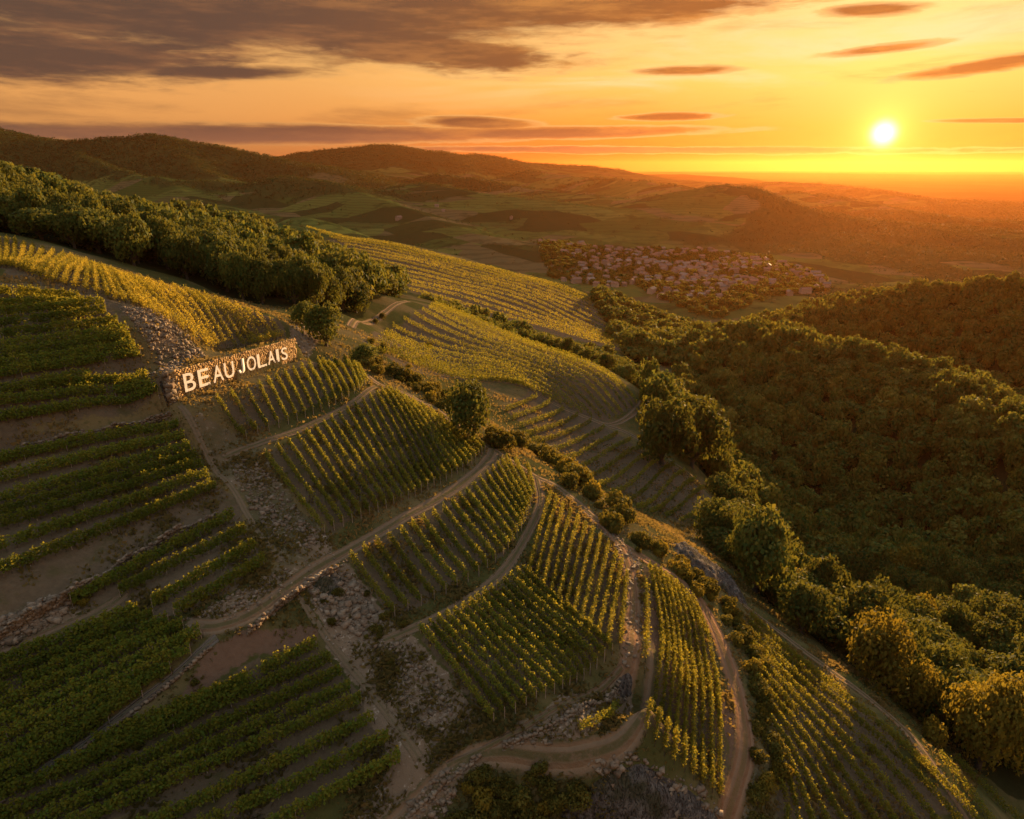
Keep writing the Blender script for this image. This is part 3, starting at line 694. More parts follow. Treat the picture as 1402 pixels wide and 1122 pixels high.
def plot(edges, n, tmin=0, curve=False, jit=0.0):
    E = [resample(np.concatenate([hit([a[0] + (b[0] - a[0]) * s for s in np.linspace(0, 1, 5)], [a[1] + (b[1] - a[1]) * s for s in np.linspace(0, 1, 5)], tmin)[:, :2] for a, b in zip(e[:-1], e[1:])]), n=n) for e in edges]
    out = []
    for k in range(n):
        P = np.array([e[k] for e in E]); 
        out.append(resample(chaikin(P, 3) if len(P) > 2 else P, .6))
    return out
PLOTS = [
 ([[(297,551),(357,531),(424,502),(470,494),(492,508)], [(338,602),(400,580),(450,560),(490,537),(503,527)]], 18, 'the small plot below the lettered wall', 'the stony gully', dict(dens=140, width=.15, leaf=.19, posts=-1)),
 ([[(364,627),(440,588),(510,548),(532,538),(590,568),(645,600)], [(445,732),(500,709),(560,684),(610,660),(642,640),(664,620)]], 26, 'the large plot above the main track', 'the stony gully', dict(dens=140, width=.15, leaf=.19, posts=-1)),
 ([[(480,766),(560,726),(620,694),(676,648),(694,632),(722,642)], [(541,845),(600,820),(655,790),(690,762),(714,728),(731,682)]], 21, 'the plot above the curved track', 'the thicket of scrub', dict(dens=145, width=.15, leaf=.19, posts=-1)),
 ([[(576,867),(640,834),(690,802),(714,786)], [(676,992),(740,960),(800,931),(838,897)]], 15, 'the plot below the curved track', 'the bare stony patch', dict(dens=145, width=.15, leaf=.19, posts=-1)),
 ([[(754,682),(777,704),(800,722),(825,744),(845,766),(858,788)], [(722,797),(752,822),(782,848),(808,872),(828,890),(848,888)]], 12, 'the golden fan of rows on the nose', 'the curved track', dict(dens=145, width=.15, leaf=.19, yel=.5)),
 ([[(889,782),(905,789),(925,805),(946,824)], [(912,884),(932,890),(955,897),(980,905)], [(884,1008),(910,1036),(945,1066),(986,1096)]], 9, 'the steep sunlit plot beside the reddish track', 'the stony strip', dict(dens=145, width=.15, leaf=.19, yel=.45)),
 ([[(1027,849),(1022,874),(1027,904),(1037,944),(1052,989),(1066,1034),(1066,1080)], [(1140,948),(1126,958),(1116,970),(1106,990),(1099,1014),(1091,1054),(1079,1104)], [(1350,1150),(1300,1160),(1250,1168),(1200,1172),(1150,1176),(1110,1180),(1072,1182)]], 12, 'the lower vineyard beside the hedge', 'the shaded track', dict(width=.15, dens=170, leaf=.19, yel=.35)),
 ([[(-70,315),(0,329),(50,343),(96,355),(160,379),(205,391),(250,401),(320,423),(386,447)], [(-60,358),(24,371),(75,391),(130,405),(190,422),(240,448),(288,479),(330,478),(393,464)]], 44, 'the golden top vineyard beside the dark wood', 'the upper end', dict(dens=75, leaf=.22, yel=.8, width=.24)),
 ([[(506,505),(512,480),(530,455),(556,438),(596,419)], [(620,517),(650,507),(685,494),(712,484),(738,477)], [(680,524),(730,530),(775,528),(805,518),(828,510)], [(717,530),(765,556),(810,574),(840,578),(872,556)]], 15, 'the curved terraces on the middle spur', 'the lower track', dict(dens=50, leaf=.30, high=1.9, width=.15, stems=False, tmin=150, yel=.25)),
 ([[(692,566),(730,608),(790,650),(870,698),(930,718)], [(735,546),(790,572),(840,594),(890,619),(950,659),(980,690)]], 16, 'the shaded vineyard under the middle spur', 'the upper track', dict(dens=60, leaf=.28, high=1.8, width=.16, stems=False, tmin=140)),
 ([[(420,312),(455,328),(500,352),(560,398)], [(560,340),(590,356),(630,380),(680,432)], [(700,376),(715,392),(740,415),(780,458)], [(805,408),(815,418),(835,438),(858,480)]], 13, 'the far golden spur before the village', 'its crest', dict(dens=16, leaf=.6, high=2.4, width=.28, stems=False, tmin=350, yel=.5)),
]
for edges, n_, where, ref, kw in PLOTS:
    tmin = kw.pop('tmin', 0)
    for k, p in enumerate(plot(edges, n_, tmin)):
        kk = dict(kw)
        if np.hypot(*p.T).max() > 1000: p = p[np.hypot(*p.T) < 900]
        if len(p) < 4: continue
        vine_row(p, f'{ordinal(k)} vine row from {ref} in {where}', 'vine rows of ' + where, **kk)
vine_row(pxrow([(1284,1036),(1320,1080),(1372,1150)], 3), 'vine row just beyond the shaded track at the edge of the wood', 'vine rows beyond the shaded track', dens=85)
vine_row(pxrow([(1306,1042),(1345,1080),(1402,1135)], 3), 'vine row nearest the big round tree beyond the shaded track', 'vine rows beyond the shaded track', dens=85)
vine_row(pxrow([(793,1003),(815,995),(838,980),(846,966)], 3), 'short vine row alone between stone edging and the bending track', None, dens=95)
vine_row(pxrow([(884,800),(886,850),(884,905)], 3), 'single vine row squeezed against the stony strip', None, dens=90, yel=.5)
# ------------------------------------------------------------------ lettered wall
g = np.random.default_rng(3)
wall = add('lettered_wall', None, loc=tuple(WA)); tag(wall, 'golden stone retaining wall painted with large white letters below the top vineyard', 'wall')
Ld = np.array([WD[0], WD[1], 0.]); Nd = np.array([WN[0], WN[1], 0.])
def wz(s): return (WB[2] - WA[2]) * s
corners = []
for s in (0, 1):
    for d in (-.62, -.12):
        b = Ld * s * _wl + Nd * d
        corners += [b + np.array([0, 0, wz(s) - .6]), b + np.array([0, 0, wz(s) + (WTA - WA[2]) * (1 - s) + (WTB - WB[2]) * s])]
add('core', mesh_from('wall_core', corners, [(0, 1, 3, 2), (4, 6, 7, 5), (0, 4, 5, 1), (2, 3, 7, 6), (0, 2, 6, 4), (1, 5, 7, 3)], [M_WALL], attrs={'tint': np.full((8, 3), .4)}), wall)
P, S_ = [], []
H0, H1 = WTA - WA[2], WTB - WB[2]
for c in range(17):
    x = g.uniform(0, .4)
    while x < _wl:
        wdt = g.uniform(.35, .75); s = min(1, (x + wdt / 2) / _wl); hh = H0 + (H1 - H0) * s
        z = wz(s) + (c + .5) / 16 * hh - .1
        if c < 16 or g.uniform() < .85: P.append(Ld * (x + wdt / 2) + Nd * (-.14 + g.normal() * .008 + (.03 if c >= 15 else 0)) + np.array([0, 0, z])); S_.append(wdt)
        x += wdt
for c in range(16):                                              # the near end face
    for k in range(2): P.append(Ld * -.02 + Nd * (-.5 + k * .25) + np.array([0, 0, (c + .5) / 16 * H0 - .1])); S_.append(.42)
P, S_ = np.array(P), np.array(S_)
V, F, T = stone_boxes(P, np.full(len(P), .40), g, .62, np.full(len(P), math.atan2(WD[1], WD[0])))
ctr = np.repeat(P, 8, 0); al = ((V - ctr) @ Ld); V = V + al[:, None] * (np.repeat(S_, 8)[:, None] / .40 * .92 - 1) * Ld; dn = (V - ctr) @ Nd; V = V - Nd * (dn * .55)[:, None]
add('stonework', mesh_from('wall_stones', V, F, [M_WALL], attrs={'tint': T}), wall)
# lettering: built-in face, heavier strokes, laid on the stones
def glyph(ch):
    fc = bpy.data.curves.new('lettering', 'FONT'); fc.body = ch; fc.size = 1.0; fc.extrude = .02; fc.offset = .006; fc.resolution_u = 6
    fo = bpy.data.objects.new('lettering_source', fc); C.objects.link(fo); bpy.context.view_layer.update()
    me = bpy.data.meshes.new_from_object(fo.evaluated_get(bpy.context.evaluated_depsgraph_get())); bpy.data.objects.remove(fo)
    me.calc_loop_triangles()
    v = np.empty(len(me.vertices) * 3, np.float32); me.vertices.foreach_get('co', v); f = np.empty(len(me.loop_triangles) * 3, np.int32); me.loop_triangles.foreach_get('vertices', f)
    bpy.data.meshes.remove(me); return v.reshape(-1, 3).astype(float), f.reshape(-1, 3)
def letter_j():
    t = np.linspace(0, -math.pi, 15); P = [((1, 1), (.63, 1))] + [((.5 + .5 * math.cos(a), .30 + .30 * math.sin(a)), (.5 + .13 * math.cos(a), .30 + .14 * math.sin(a))) for a in t]
    V = np.array([(*q, z) for p in P for q in p for z in (-.02, .02)]); F = []
    for i in range(len(P) - 1):
        a = 4 * i; b = a + 4
        for q in ((a + 1, a + 3, b + 3, b + 1), (a, b, b + 2, a + 2), (a, a + 1, b + 1, b), (a + 2, b + 2, b + 3, a + 3)): F += [(q[0], q[1], q[2]), (q[0], q[2], q[3])]
    return V, np.array(F)
def along(px):      # share of the wall's length seen at a pixel column
    k = (px - CX) / FPX; xa, xb = (243 - CX) / FPX * 97.0, (407 - CX) / FPX * 126.0
    return (k * 97.0 - xa) / ((xb - xa) - k * 29.0)
LV, LF, nb = [], [], 0
for ch, a0, a1 in [('B', 222, 318), ('E', 345, 438), ('A', 468, 557), ('U', 570, 652), ('J', 680, 742), ('O', 764, 840), ('L', 853, 930), ('A', 942, 1005), ('I', 1017, 1040), ('S', 1062, 1112)]:
    v, f = letter_j() if ch == 'J' else glyph(ch); lo, hi_ = v.min(0), v.max(0)
    s0, s1 = along(220 + a0 / 6.37), along(220 + a1 / 6.37)
    s = s0 + (v[:, 0] - lo[0]) / (hi_[0] - lo[0]) * (s1 - s0); vv = (v[:, 1] - lo[1]) / (hi_[1] - lo[1]); zt = .85 - .10 * s
    LV.append(Ld * (s * _wl)[:, None] + Nd * (.055 + v[:, 2])[:, None] + np.array([0, 0, 1.]) * (wz(s) + (H0 + (H1 - H0) * s) * (.20 + (zt - .20) * vv))[:, None]); LF.append(f + nb); nb += len(v)
lm = mesh_from('lettering', np.concatenate(LV), np.concatenate(LF), [M_WHITE])
lo_ = add('lettering', lm, wall); lo_['label'] = 'white painted capital letters'

# ------------------------------------------------------------------ dry stone walls and edgings
DRY = [
 ('thin dry stone wall running from the lettered wall across the terraces', [(232,570),(180,582),(120,597),(60,611),(0,625),(-80,645)], 1.2, M_PALE),
 ('long thick dry stone wall with reddish tumbled stones below the terraces', [(297,712),(240,738),(170,775),(110,815),(60,842),(0,875),(-70,905)], 2.1, M_PALE),
 ('low stone edging at the top of the terrace block beside the lettered wall', [(212,512),(160,516),(108,522)], .5, M_STONE),
 ('pale rubble retaining wall under the bend of the main dirt track', [(460,782),(432,797),(405,815),(375,838),(342,868)], 1.3, M_PALE),
 ('low broken stone edging above the bending track at the hill foot', [(690,1024),(740,1006),(790,982),(838,950),(850,936)], .7, M_PALE),
 ('low stone kerb along the grey gutter of the lower terraces', [(290,886),(235,936),(180,978),(120,1020),(50,1066),(0,1098)], .4, M_PALE),
 ('low line of pale stones edging the track above the dark thicket', [(655,1036),(625,1062),(590,1092),(560,1118)], .5, M_PALE),
]
for lab, px, h, mat in DRY:
    p = line(px, .5); k = len(lab)
    V, F, T = wall_stones(p, lambda t, h=h, k=k: h * .8 * (.75 + .35 * math.sin(t * 9 + k) * math.sin(t * 23)), g, .36, .19)
    V2 = zat(p[0, 0], p[0, 1]); base = np.array([p[0, 0], p[0, 1], float(V2)])
    o = add('dry_stone_wall', mesh_from('dry_stone_wall', V - base, F, [mat], attrs={'tint': T}), loc=tuple(base)); tag(o, lab, 'stone wall')

# loose stones and rubble: nobody could count them
def scatter(poly, n, g):
    lo, hi = poly.min(0), poly.max(0); out = np.empty((0, 2))
    for _ in range(60):
        q = g.uniform(lo, hi, (n, 2)); out = np.concatenate([out, q[inside(q[:, 0], q[:, 1], poly)]])
        if len(out) >= n: break
    return out[:n]
RUB = [([(158,418),(212,426),(252,455),(282,490),(242,508),(222,512),(205,480),(180,440)], 900, .35), ([(312,632),(352,628),(400,690),(442,742),(410,758),(372,735),(340,690)], 700, .32), ([(415,790),(462,778),(492,802),(524,852),(500,875),(470,860),(430,830)], 650, .42),
       ([(505,880),(562,880),(625,965),(605,1012),(560,985)], 380, .28), ([(0,850),(70,815),(110,815),(80,850),(0,890)], 420, .4), ([(806,706),(850,735),(880,775),(880,870),(862,930),(850,930),(858,800)], 420, .24), ([(250,850),(395,775),(400,800),(330,850)], 240, .24),
       ([(225,515),(243,508),(243,548),(232,552)], 160, .6), ([(690,1020),(850,935),(860,955),(790,1000),(740,1025)], 260, .26), ([(800,1045),(860,1030),(960,1080),(1000,1122),(900,1122)], 240, .4), ([(395,447),(430,440),(430,475),(410,488)], 80, .4), ([(450,720),(600,1010),(430,860),(400,790)], 500, .18), ([(540,1122),(600,1060),(640,1045),(610,1122)], 220, .3)]
parts = []
for px, n_, sz in RUB:
    q = scatter(zone(px), int(n_ * 1.7), g); ss = .52 * sz * g.lognormal(-.1, .75, len(q)).clip(.3, 3.4)
    parts.append(stone_boxes(np.concatenate([q, (zat(q[:, 0], q[:, 1]) + ss * .12)[:, None]], 1), ss, g, .7))
V, F, T = merge(parts); o = add('rubble', mesh_from('rubble', V, F, [M_PALE], attrs={'tint': T})); tag(o, 'loose pale rubble strewn over the bare slopes between the plots', 'rubble', kind='stuff')

# rock faces: craggy sheets that stand out of the slope
def rock(px, lab, amp, step=.35):
    poly = zone(px); lo, hi = poly.min(0) - 1, poly.max(0) + 1
    nx, ny = int((hi[0] - lo[0]) / step), int((hi[1] - lo[1]) / step)
    X, Y = np.meshgrid(np.linspace(lo[0], hi[0], nx), np.linspace(lo[1], hi[1], ny))
    d = np.full(X.shape, 1e9)
    for a, b in zip(poly, np.roll(poly, -1, 0)):
        e = b - a; s = np.clip(((X - a[0]) * e[0] + (Y - a[1]) * e[1]) / (e @ e + 1e-9), 0, 1); d = np.minimum(d, np.hypot(X - a[0] - s * e[0], Y - a[1] - s * e[1]))
    d = np.where(inside(X, Y, poly), d, -d)
    rd = 1 - np.abs(fbm(X / 2.4 + Y / 5, Y / 4.5 - X / 7, 41, 4)) * 1.6
    st = np.round((fbm(X / 3.1, Y / 5.2, 44, 2)) * 5) / 5
    Z = zat(X, Y) + np.clip(d / 1.6, -1, 1) * .5 + smooth(-.2, 1.4, d) * amp * (rd * .75 + st * .6 + .35 * fbm(X / .8, Y / .8, 43, 2)) - .15
    ok = d > -.9; idx = np.arange(X.size).reshape(X.shape)
    m4 = ok[:-1, :-1] & ok[1:, :-1] & ok[:-1, 1:] & ok[1:, 1:]
    F = np.stack([idx[:-1, :-1], idx[:-1, 1:], idx[1:, 1:], idx[1:, :-1]], -1)[m4]
    base = np.array([*poly.mean(0), 0]); base[2] = float(zat(base[0], base[1]))
    o = add('rock_outcrop', mesh_from('rock_outcrop', np.stack([X, Y, Z], -1).reshape(-1, 3) - base, F.reshape(-1, 4), [M_ROCK]), loc=tuple(base)); tag(o, lab, 'rock'); return o
rock([(796,1078),(835,1048),(880,1042),(935,1070),(985,1115),(990,1150),(760,1150),(770,1100)], 'craggy grey rock face at the hill foot below the bending track', 1.0)
rock([(838,930),(862,912),(872,930),(866,962),(846,958)], 'small pointed grey rock where the stony strip meets the bending track', .9, .25)
rock([(916,742),(934,746),(980,780),(1018,814),(1026,832),(1008,824),(965,790),(930,764)], 'long bare rock slab falling from the crest towards the wood', 1.2, .3)
rock([(418,792),(450,780),(478,792),(470,815),(440,825)], 'pale weathered rock beside the head of the thin straight path', .8, .3)
rock([(222,518),(241,512),(243,548),(236,556),(226,540)], 'dark rock rib against the near end of the lettered wall', .8, .3)

# ------------------------------------------------------------------ trees that stand out, each with its own look
def at_px(px, py, hp, wp, kind, name, label, cat='tree', group=None, tmin=0):
    P = hit(px, py, tmin)[0]; t = to_px(P)[2]
    return plant(P[0], P[1], wp * t / FPX, hp * t / FPX, kind, name, label, cat, group)
for a in [
 (1338, 1052, 185, 140, 'big', 'broadleaf_tree', 'big round golden green tree at the end of the shaded track'),
 (1186, 931, 116, 108, 'gold', 'broadleaf_tree', 'broad dark tree with gilded top halfway along the shaded track'),
 (1246, 972, 88, 72, 'gold', 'broadleaf_tree', 'yellowing tree next above the big round tree beside the track'),
 (1277, 985, 82, 50, 'gold', 'broadleaf_tree', 'small yellowish tree pressed between the yellowing and the big round tree'),
 (1280, 1022, 62, 44, 'golden_bush', 'young_tree', 'little golden tree standing at the very edge of the shaded track'),
 (1098, 868, 88, 84, 'tree', 'broadleaf_tree', 'low spreading tree between the bare rock slab and the broad dark tree'),
 (1033, 812, 132, 112, 'tree', 'broadleaf_tree', 'tall dark domed tree behind the bare rock slab'),
 (972, 742, 72, 74, 'tree', 'broadleaf_tree', 'squat dark tree at the foot of the shaded vineyard'),
 (648, 602, 92, 82, 'tree', 'broadleaf_tree', 'large dark oak standing alone behind the crest track'),
 (905, 636, 104, 100, 'tree', 'broadleaf_tree', 'tallest gilded tree of the clump at the end of the middle spur'),
 (947, 640, 108, 104, 'tree', 'broadleaf_tree', 'second tall tree of the clump leaning over the shaded vineyard edge'),
 (447, 474, 66, 66, 'tree', 'broadleaf_tree', 'dark rounded tree behind the far end of the lettered wall'),
 (418, 448, 40, 40, 'tree', 'broadleaf_tree', 'smaller dark tree on the wood edge above the lettered wall'),
 (500, 500, 34, 42, 'tree', 'broadleaf_tree', 'low bushy tree at the start of the crest track'),
]: at_px(*a)

# woods: single trees for the nearest, one mass of crowns for the rest
def wood(poly, gap, g):
    lo, hi = poly.min(0), poly.max(0); q = np.empty((0, 2))
    xs = np.arange(lo[0], hi[0], gap); ys = np.arange(lo[1], hi[1], gap * .87)
    for j, y in enumerate(ys):
        for x in xs: q = np.append(q, [[x + (j % 2) * gap / 2, y]], 0) if False else q
    X, Y = np.meshgrid(xs, ys); X = X + (np.arange(len(ys)) % 2)[:, None] * gap / 2
    q = np.stack([X.ravel(), Y.ravel()], -1) + g.normal(size=(X.size, 2)) * gap * .22
    return q[inside(q[:, 0], q[:, 1], poly)]
REST = []
for poly, gap, hm, quota, lab, grp in [
  (W_RIGHT, 7.4, 10.5, 130, 'dark broadleaf tree in the large wood filling the valley beyond the lower vineyard', 'trees of the large valley wood'),
  (W_LEFT, 7.6, 10.6, 85, 'dark broadleaf tree in the hilltop wood behind the golden top vineyard', 'trees of the hilltop wood'),
  (W_GULLY, 6.0, 7.5, 30, 'small tree in the wooded gully between the middle and far spurs', 'trees of the wooded gully'),
  (W_FAR, 8.5, 9.0, 0, '', '')]:
    q = wood(poly, gap, g); z = zat(q[:, 0], q[:, 1]); h = hm * g.uniform(.62, 1.4, len(q)); w_ = gap * g.uniform(1.1, 2.0, len(q))
    top = np.concatenate([q, (z + h * .8)[:, None]], 1); px, py, t = to_px(top)
    seen = visible(top) & (px > -40) & (px < 1440) & (py < 1160)
    order = np.argsort(np.where(seen, t, 1e9)); ind = set(order[:quota].tolist()) if quota else set()
    for k in range(len(q)):
        if k in ind and seen[k]: plant(q[k, 0], q[k, 1], w_[k], h[k], 'tree' if g.uniform() < (.93 if poly is W_RIGHT else 2) else 'gold', 'broadleaf_tree', lab, 'tree', grp)
        elif seen[k] or (-150 < px[k] < 1600 and g.uniform() < .35): REST.append((q[k, 0], q[k, 1], z[k] - .2, w_[k] / 2, h[k] / 1.35, t[k]))
REST = np.array(REST)
LOD = {}
def lod(key, nl, leaf, nv=5):
    if key not in LOD: LOD[key] = [crown_shape(900 + i, 10 + i, nl, leaf, 1.0, .12, .2) for i in range(nv)]
    return LOD[key][g.integers(nv)]
parts = []
for x, y, z, rw, rh, t in REST:
    V, F, T = lod('mid', 900, .17) if t < 330 else lod('far', 340, .27)
    a = g.uniform(0, 6.28); ca, sa = math.cos(a), math.sin(a)
    T = T.copy(); T[:, 1] = np.clip(T[:, 1] + g.normal() * .15, 0, 1); T[:, 0] = np.clip(T[:, 0] + g.normal() * .15, 0, 1)
    parts.append((np.stack([(V[:, 0] * ca - V[:, 1] * sa) * rw + x, (V[:, 0] * sa + V[:, 1] * ca) * rw + y, V[:, 2] * rh + z], -1), F, T))
V, F, T = merge(parts); o = add('forest', mesh_from('forest', V, F, [M_TREE], attrs={'tint': T})); tag(o, 'unbroken canopy of the woods farther down the valley', 'forest', kind='stuff')
print('forest crowns', len(REST), 'faces', len(F))

# far woods on the hills: small clumps of foliage
cand = np.argwhere((r_ > 650) & (r_ < 5600) & (np.abs(_azd) < 46))
wgt = (r_[cand[:, 0], cand[:, 1]] ** 1.25) * (FAR_WOOD[cand[:, 0], cand[:, 1]] * 1.0 + .035 * (r_[cand[:, 0], cand[:, 1]] < 3000))
pick = cand[g.choice(len(cand), 60000, p=wgt / wgt.sum())]
a_ = _g_az[pick[:, 0], pick[:, 1]] + g.uniform(-.5, .5, len(pick)) * (AZ[1] - AZ[0]); l_ = _g_lr[pick[:, 0], pick[:, 1]] + g.uniform(-.5, .5, len(pick)) * .0095
X, Y = np.sin(a_) * np.exp(l_), np.cos(a_) * np.exp(l_); Z = zat(X, Y); vis = visible(np.stack([X, Y, Z + 8], -1), 50)
X, Y, Z = X[vis], Y[vis], Z[vis]; rr = np.hypot(X, Y); k = 9
sz = np.clip(rr / 420, 3.2, 8) * g.uniform(.7, 1.3, len(X))
P = np.repeat(np.stack([X, Y, Z], -1), k, 0) + np.stack([g.normal(size=len(X) * k) * .42, g.normal(size=len(X) * k) * .42, g.uniform(.1, 1.05, len(X) * k)], -1) * np.repeat(sz, k)[:, None]
V, F = leaf_quads(P, unit(P - np.repeat(np.stack([X, Y, Z], -1), k, 0)) + np.array([0, 0, .2]) + g.normal(size=(len(P), 3)) * .4, np.repeat(sz, k) * .55 * g.uniform(.6, 1.3, len(P)))
o = add('distant_woods', mesh_from('distant_woods', V, F, [M_FAR], attrs={'tint': tints(len(P), g, 0, 1, .2)})); tag(o, 'scrub and woods covering the far hills across the valley', 'woods', kind='stuff')

# bushes
def bushes(px, n, hw, kind, label, group, spread=2.0, tmin=0, name='bush'):
    p = resample(line(px, .5, tmin), n=n)
    for k in range(n):
        x, y = p[k] + g.normal(size=2) * spread; h = g.uniform(*hw)
        plant(x, y, h * g.uniform(1.0, 1.5), h * 1.1, kind if g.uniform() < .75 else ('golden_bush' if kind == 'bush' else 'bush'), name, label, 'bush', group, .1)
bushes([(508,508),(535,520),(570,530),(605,545),(640,575)], 34, (1.6, 4.4), 'bush', 'scrubby bush in the belt behind the crest track before the dark oak', 'bushes behind the crest track', 3.0)
bushes([(668,596),(700,618),(740,628),(775,650),(800,672),(835,702),(858,730)], 38, (1.8, 5.0), 'bush', 'bush lining the far side of the crest track past the dark oak', 'bushes lining the crest track', 1.6)
bushes([(868,744),(905,762),(935,785),(960,802),(985,822),(1003,842)], 30, (1.2, 3.0), 'bush', 'low bush along the upper edge of the reddish rutted track', 'bushes above the reddish track', 1.0)
bushes([(1003,842),(1018,880),(1032,920),(1044,955),(1052,1000),(1052,1050),(1046,1100),(1042,1150)], 40, (1.2, 2.6), 'bush', 'dark bush in the hedge between the reddish track and lower vineyard', 'bushes of the hedge by the reddish track', .7)
bushes([(642,1090),(680,1083),(730,1083),(775,1088),(795,1105)], 22, (1.4, 2.3), 'bush', 'dense dark bush in the thicket under the bending track', 'bushes of the dark thicket', .8)
bushes([(640,1118),(700,1112),(770,1115),(760,1150),(660,1160)], 24, (1.4, 2.3), 'bush', 'dense dark bush in the thicket under the bending track', 'bushes of the dark thicket', .9)
bushes([(470,800),(500,830),(520,862),(545,890),(565,905)], 18, (.5, 1.3), 'bush', 'small scrub clump among the stones below the main track', 'scrub clumps below the main track', 2.0)
bushes([(110,842),(120,832),(300,905),(280,940),(210,1000)], 9, (.6, 1.3), 'bush', 'small scrub clump beside the terrace stonework', 'scrub clumps beside the terrace stonework', 1.4)
bushes([(520,440),(560,455),(600,470),(560,490),(520,500)], 10, (1.5, 3.2), 'bush', 'scattered bush at the upper end of the middle spur', 'bushes at the upper end of the middle spur', 4, 150)

# ------------------------------------------------------------------ village
def house_meshes(w, d, h, rf, roof):
    hw, hd = w / 2, d / 2
    V = [(-hw, -hd, -2), (hw, -hd, -2), (hw, hd, -2), (-hw, hd, -2), (-hw, -hd, h), (hw, -hd, h), (hw, hd, h), (-hw, hd, h), (-hw, 0, h + rf), (hw, 0, h + rf)]
    Q = [(0, 1, 5, 4), (2, 3, 7, 6), (1, 2, 6, 5), (3, 0, 4, 7), (5, 6, 9, 9), (7, 4, 8, 8)]
    walls = bpy.data.meshes.new('house_walls'); walls.from_pydata(V, [], [tuple(dict.fromkeys(q)) for q in Q]); walls.materials.append(M_RENDER)
    e = .5; s = rf / hd; z0 = h - e * s + .08; zt = h + rf + .08; t = .22
    R_ = [(-hw - e, -hd - e, z0), (hw + e, -hd - e, z0), (hw + e, 0, zt), (-hw - e, 0, zt), (-hw - e, hd + e, z0), (hw + e, hd + e, z0)]
    R2 = R_ + [(x, y, z + t) for x, y, z in R_]
    rm = bpy.data.meshes.new('house_roof'); rm.from_pydata(R2, [], [(0, 3, 2, 1), (3, 4, 5, 2), (6, 7, 8, 9), (9, 8, 11, 10), (0, 1, 7, 6), (4, 10, 11, 5), (0, 6, 9, 3), (3, 9, 10, 4), (1, 2, 8, 7), (2, 5, 11, 8)]); rm.materials.append(roof)
    Wn = []
    for y, sg in ((-hd - .03, 1), (hd + .03, -1)):
        for x in np.linspace(-hw + 1.6, hw - 1.6, max(2, int(w / 3.4))):
            for z in ((1.0, 2.4), (3.7, 5.0)):
                if z[1] < h: Wn.append([(x - .55, y, z[0]), (x + .55, y, z[0]), (x + .55, y, z[1]), (x - .55, y, z[1])])
    wm = bpy.data.meshes.new('house_windows'); wm.from_pydata([p for q in Wn for p in q], [], [tuple(range(4 * k, 4 * k + 4)) for k in range(len(Wn))]); wm.materials.append(M_DARK)
    return walls, rm, wm
HM = [(house_meshes(w, d, h, rf, M_ROOF[c]), c, max(w, d)) for c in range(3) for w, d, h, rf in [(8.5, 6, 4.6, 1.9), (6, 5, 3.8, 1.6), (13, 6.5, 5.2, 2.0)]]
VIL = np.concatenate([hit(*zip(*[(752,381),(790,389),(830,396)]), 700)[:, :2], world([(862, 900), (905, 800), (960, 740), (985, 730), (1010, 770), (1050, 850), (1125, 930), (1120, 1040), (1075, 1110), (1040, 1180), (960, 1230), (880, 1210), (850, 1150), (735, 1210), (735, 1130)])])
centre = by_r(945, 1020, 0)[:2]
pts = []
for q in scatter(VIL, 14000, g):
    dc = np.hypot(*(q - centre))
    if fbm(q[0] / 60, q[1] / 45, 91, 3) < -.06 + .22 * (dc > 230): continue
    if g.uniform() > math.exp(-(dc / 280) ** 2) * .96 + .04: continue
    if all((q[0] - p[0]) ** 2 + (q[1] - p[1]) ** 2 > (9.2 + dc * .045) ** 2 for p in pts): pts.append(q)
    if len(pts) >= 250: break
DESC = ['brown tiled', 'orange tiled', 'grey roofed']
for q in pts:
    (wm_, rm_, gm_), c, big = HM[g.integers(len(HM))]
    a = .35 + .5 * math.sin(q[0] / 90) + g.choice([0, math.pi / 2]) + g.normal() * .12
    o = add('village_house', None, loc=(q[0], q[1], float(zat(*q))), rz=a); tag(o, f'small {DESC[c]} house in the valley village', 'house', f'{DESC[c]} houses of the village')
    add('walls', wm_, o); add('roof', rm_, o)
print('houses', len(pts))
for k, (px, py) in enumerate([(598, 284), (607, 290), (546, 301), (700, 300), (820, 345)]):
    P = hit(px, py, 700)[0]; (wm_, rm_, gm_), c, big = HM[k]
    o = add('farmhouse', None, loc=tuple(P), rz=.5 * k, scale=(.95,) * 3); tag(o, 'tiny pale farmhouse alone among the fields on the far hills', 'house', 'farmhouses on the far hills'); add('walls', wm_, o); add('roof', rm_, o)
# trees between the houses
q = scatter(VIL, 2600, g); parts = []
for x, y in q:
    if min((x - p[0]) ** 2 + (y - p[1]) ** 2 for p in pts) < 42: continue
    V, F, T = lod('tiny', 70, .5); rw = g.uniform(2.5, 5); parts.append((V * np.array([rw, rw, rw * 1.2]) + np.array([x, y, float(zat(x, y))]), F, T))
V, F, T = merge(parts); o = add('garden_trees', mesh_from('garden_trees', V, F, [M_TREE], attrs={'tint': T})); tag(o, 'dark garden trees filling the gaps between village houses', 'trees', kind='stuff')

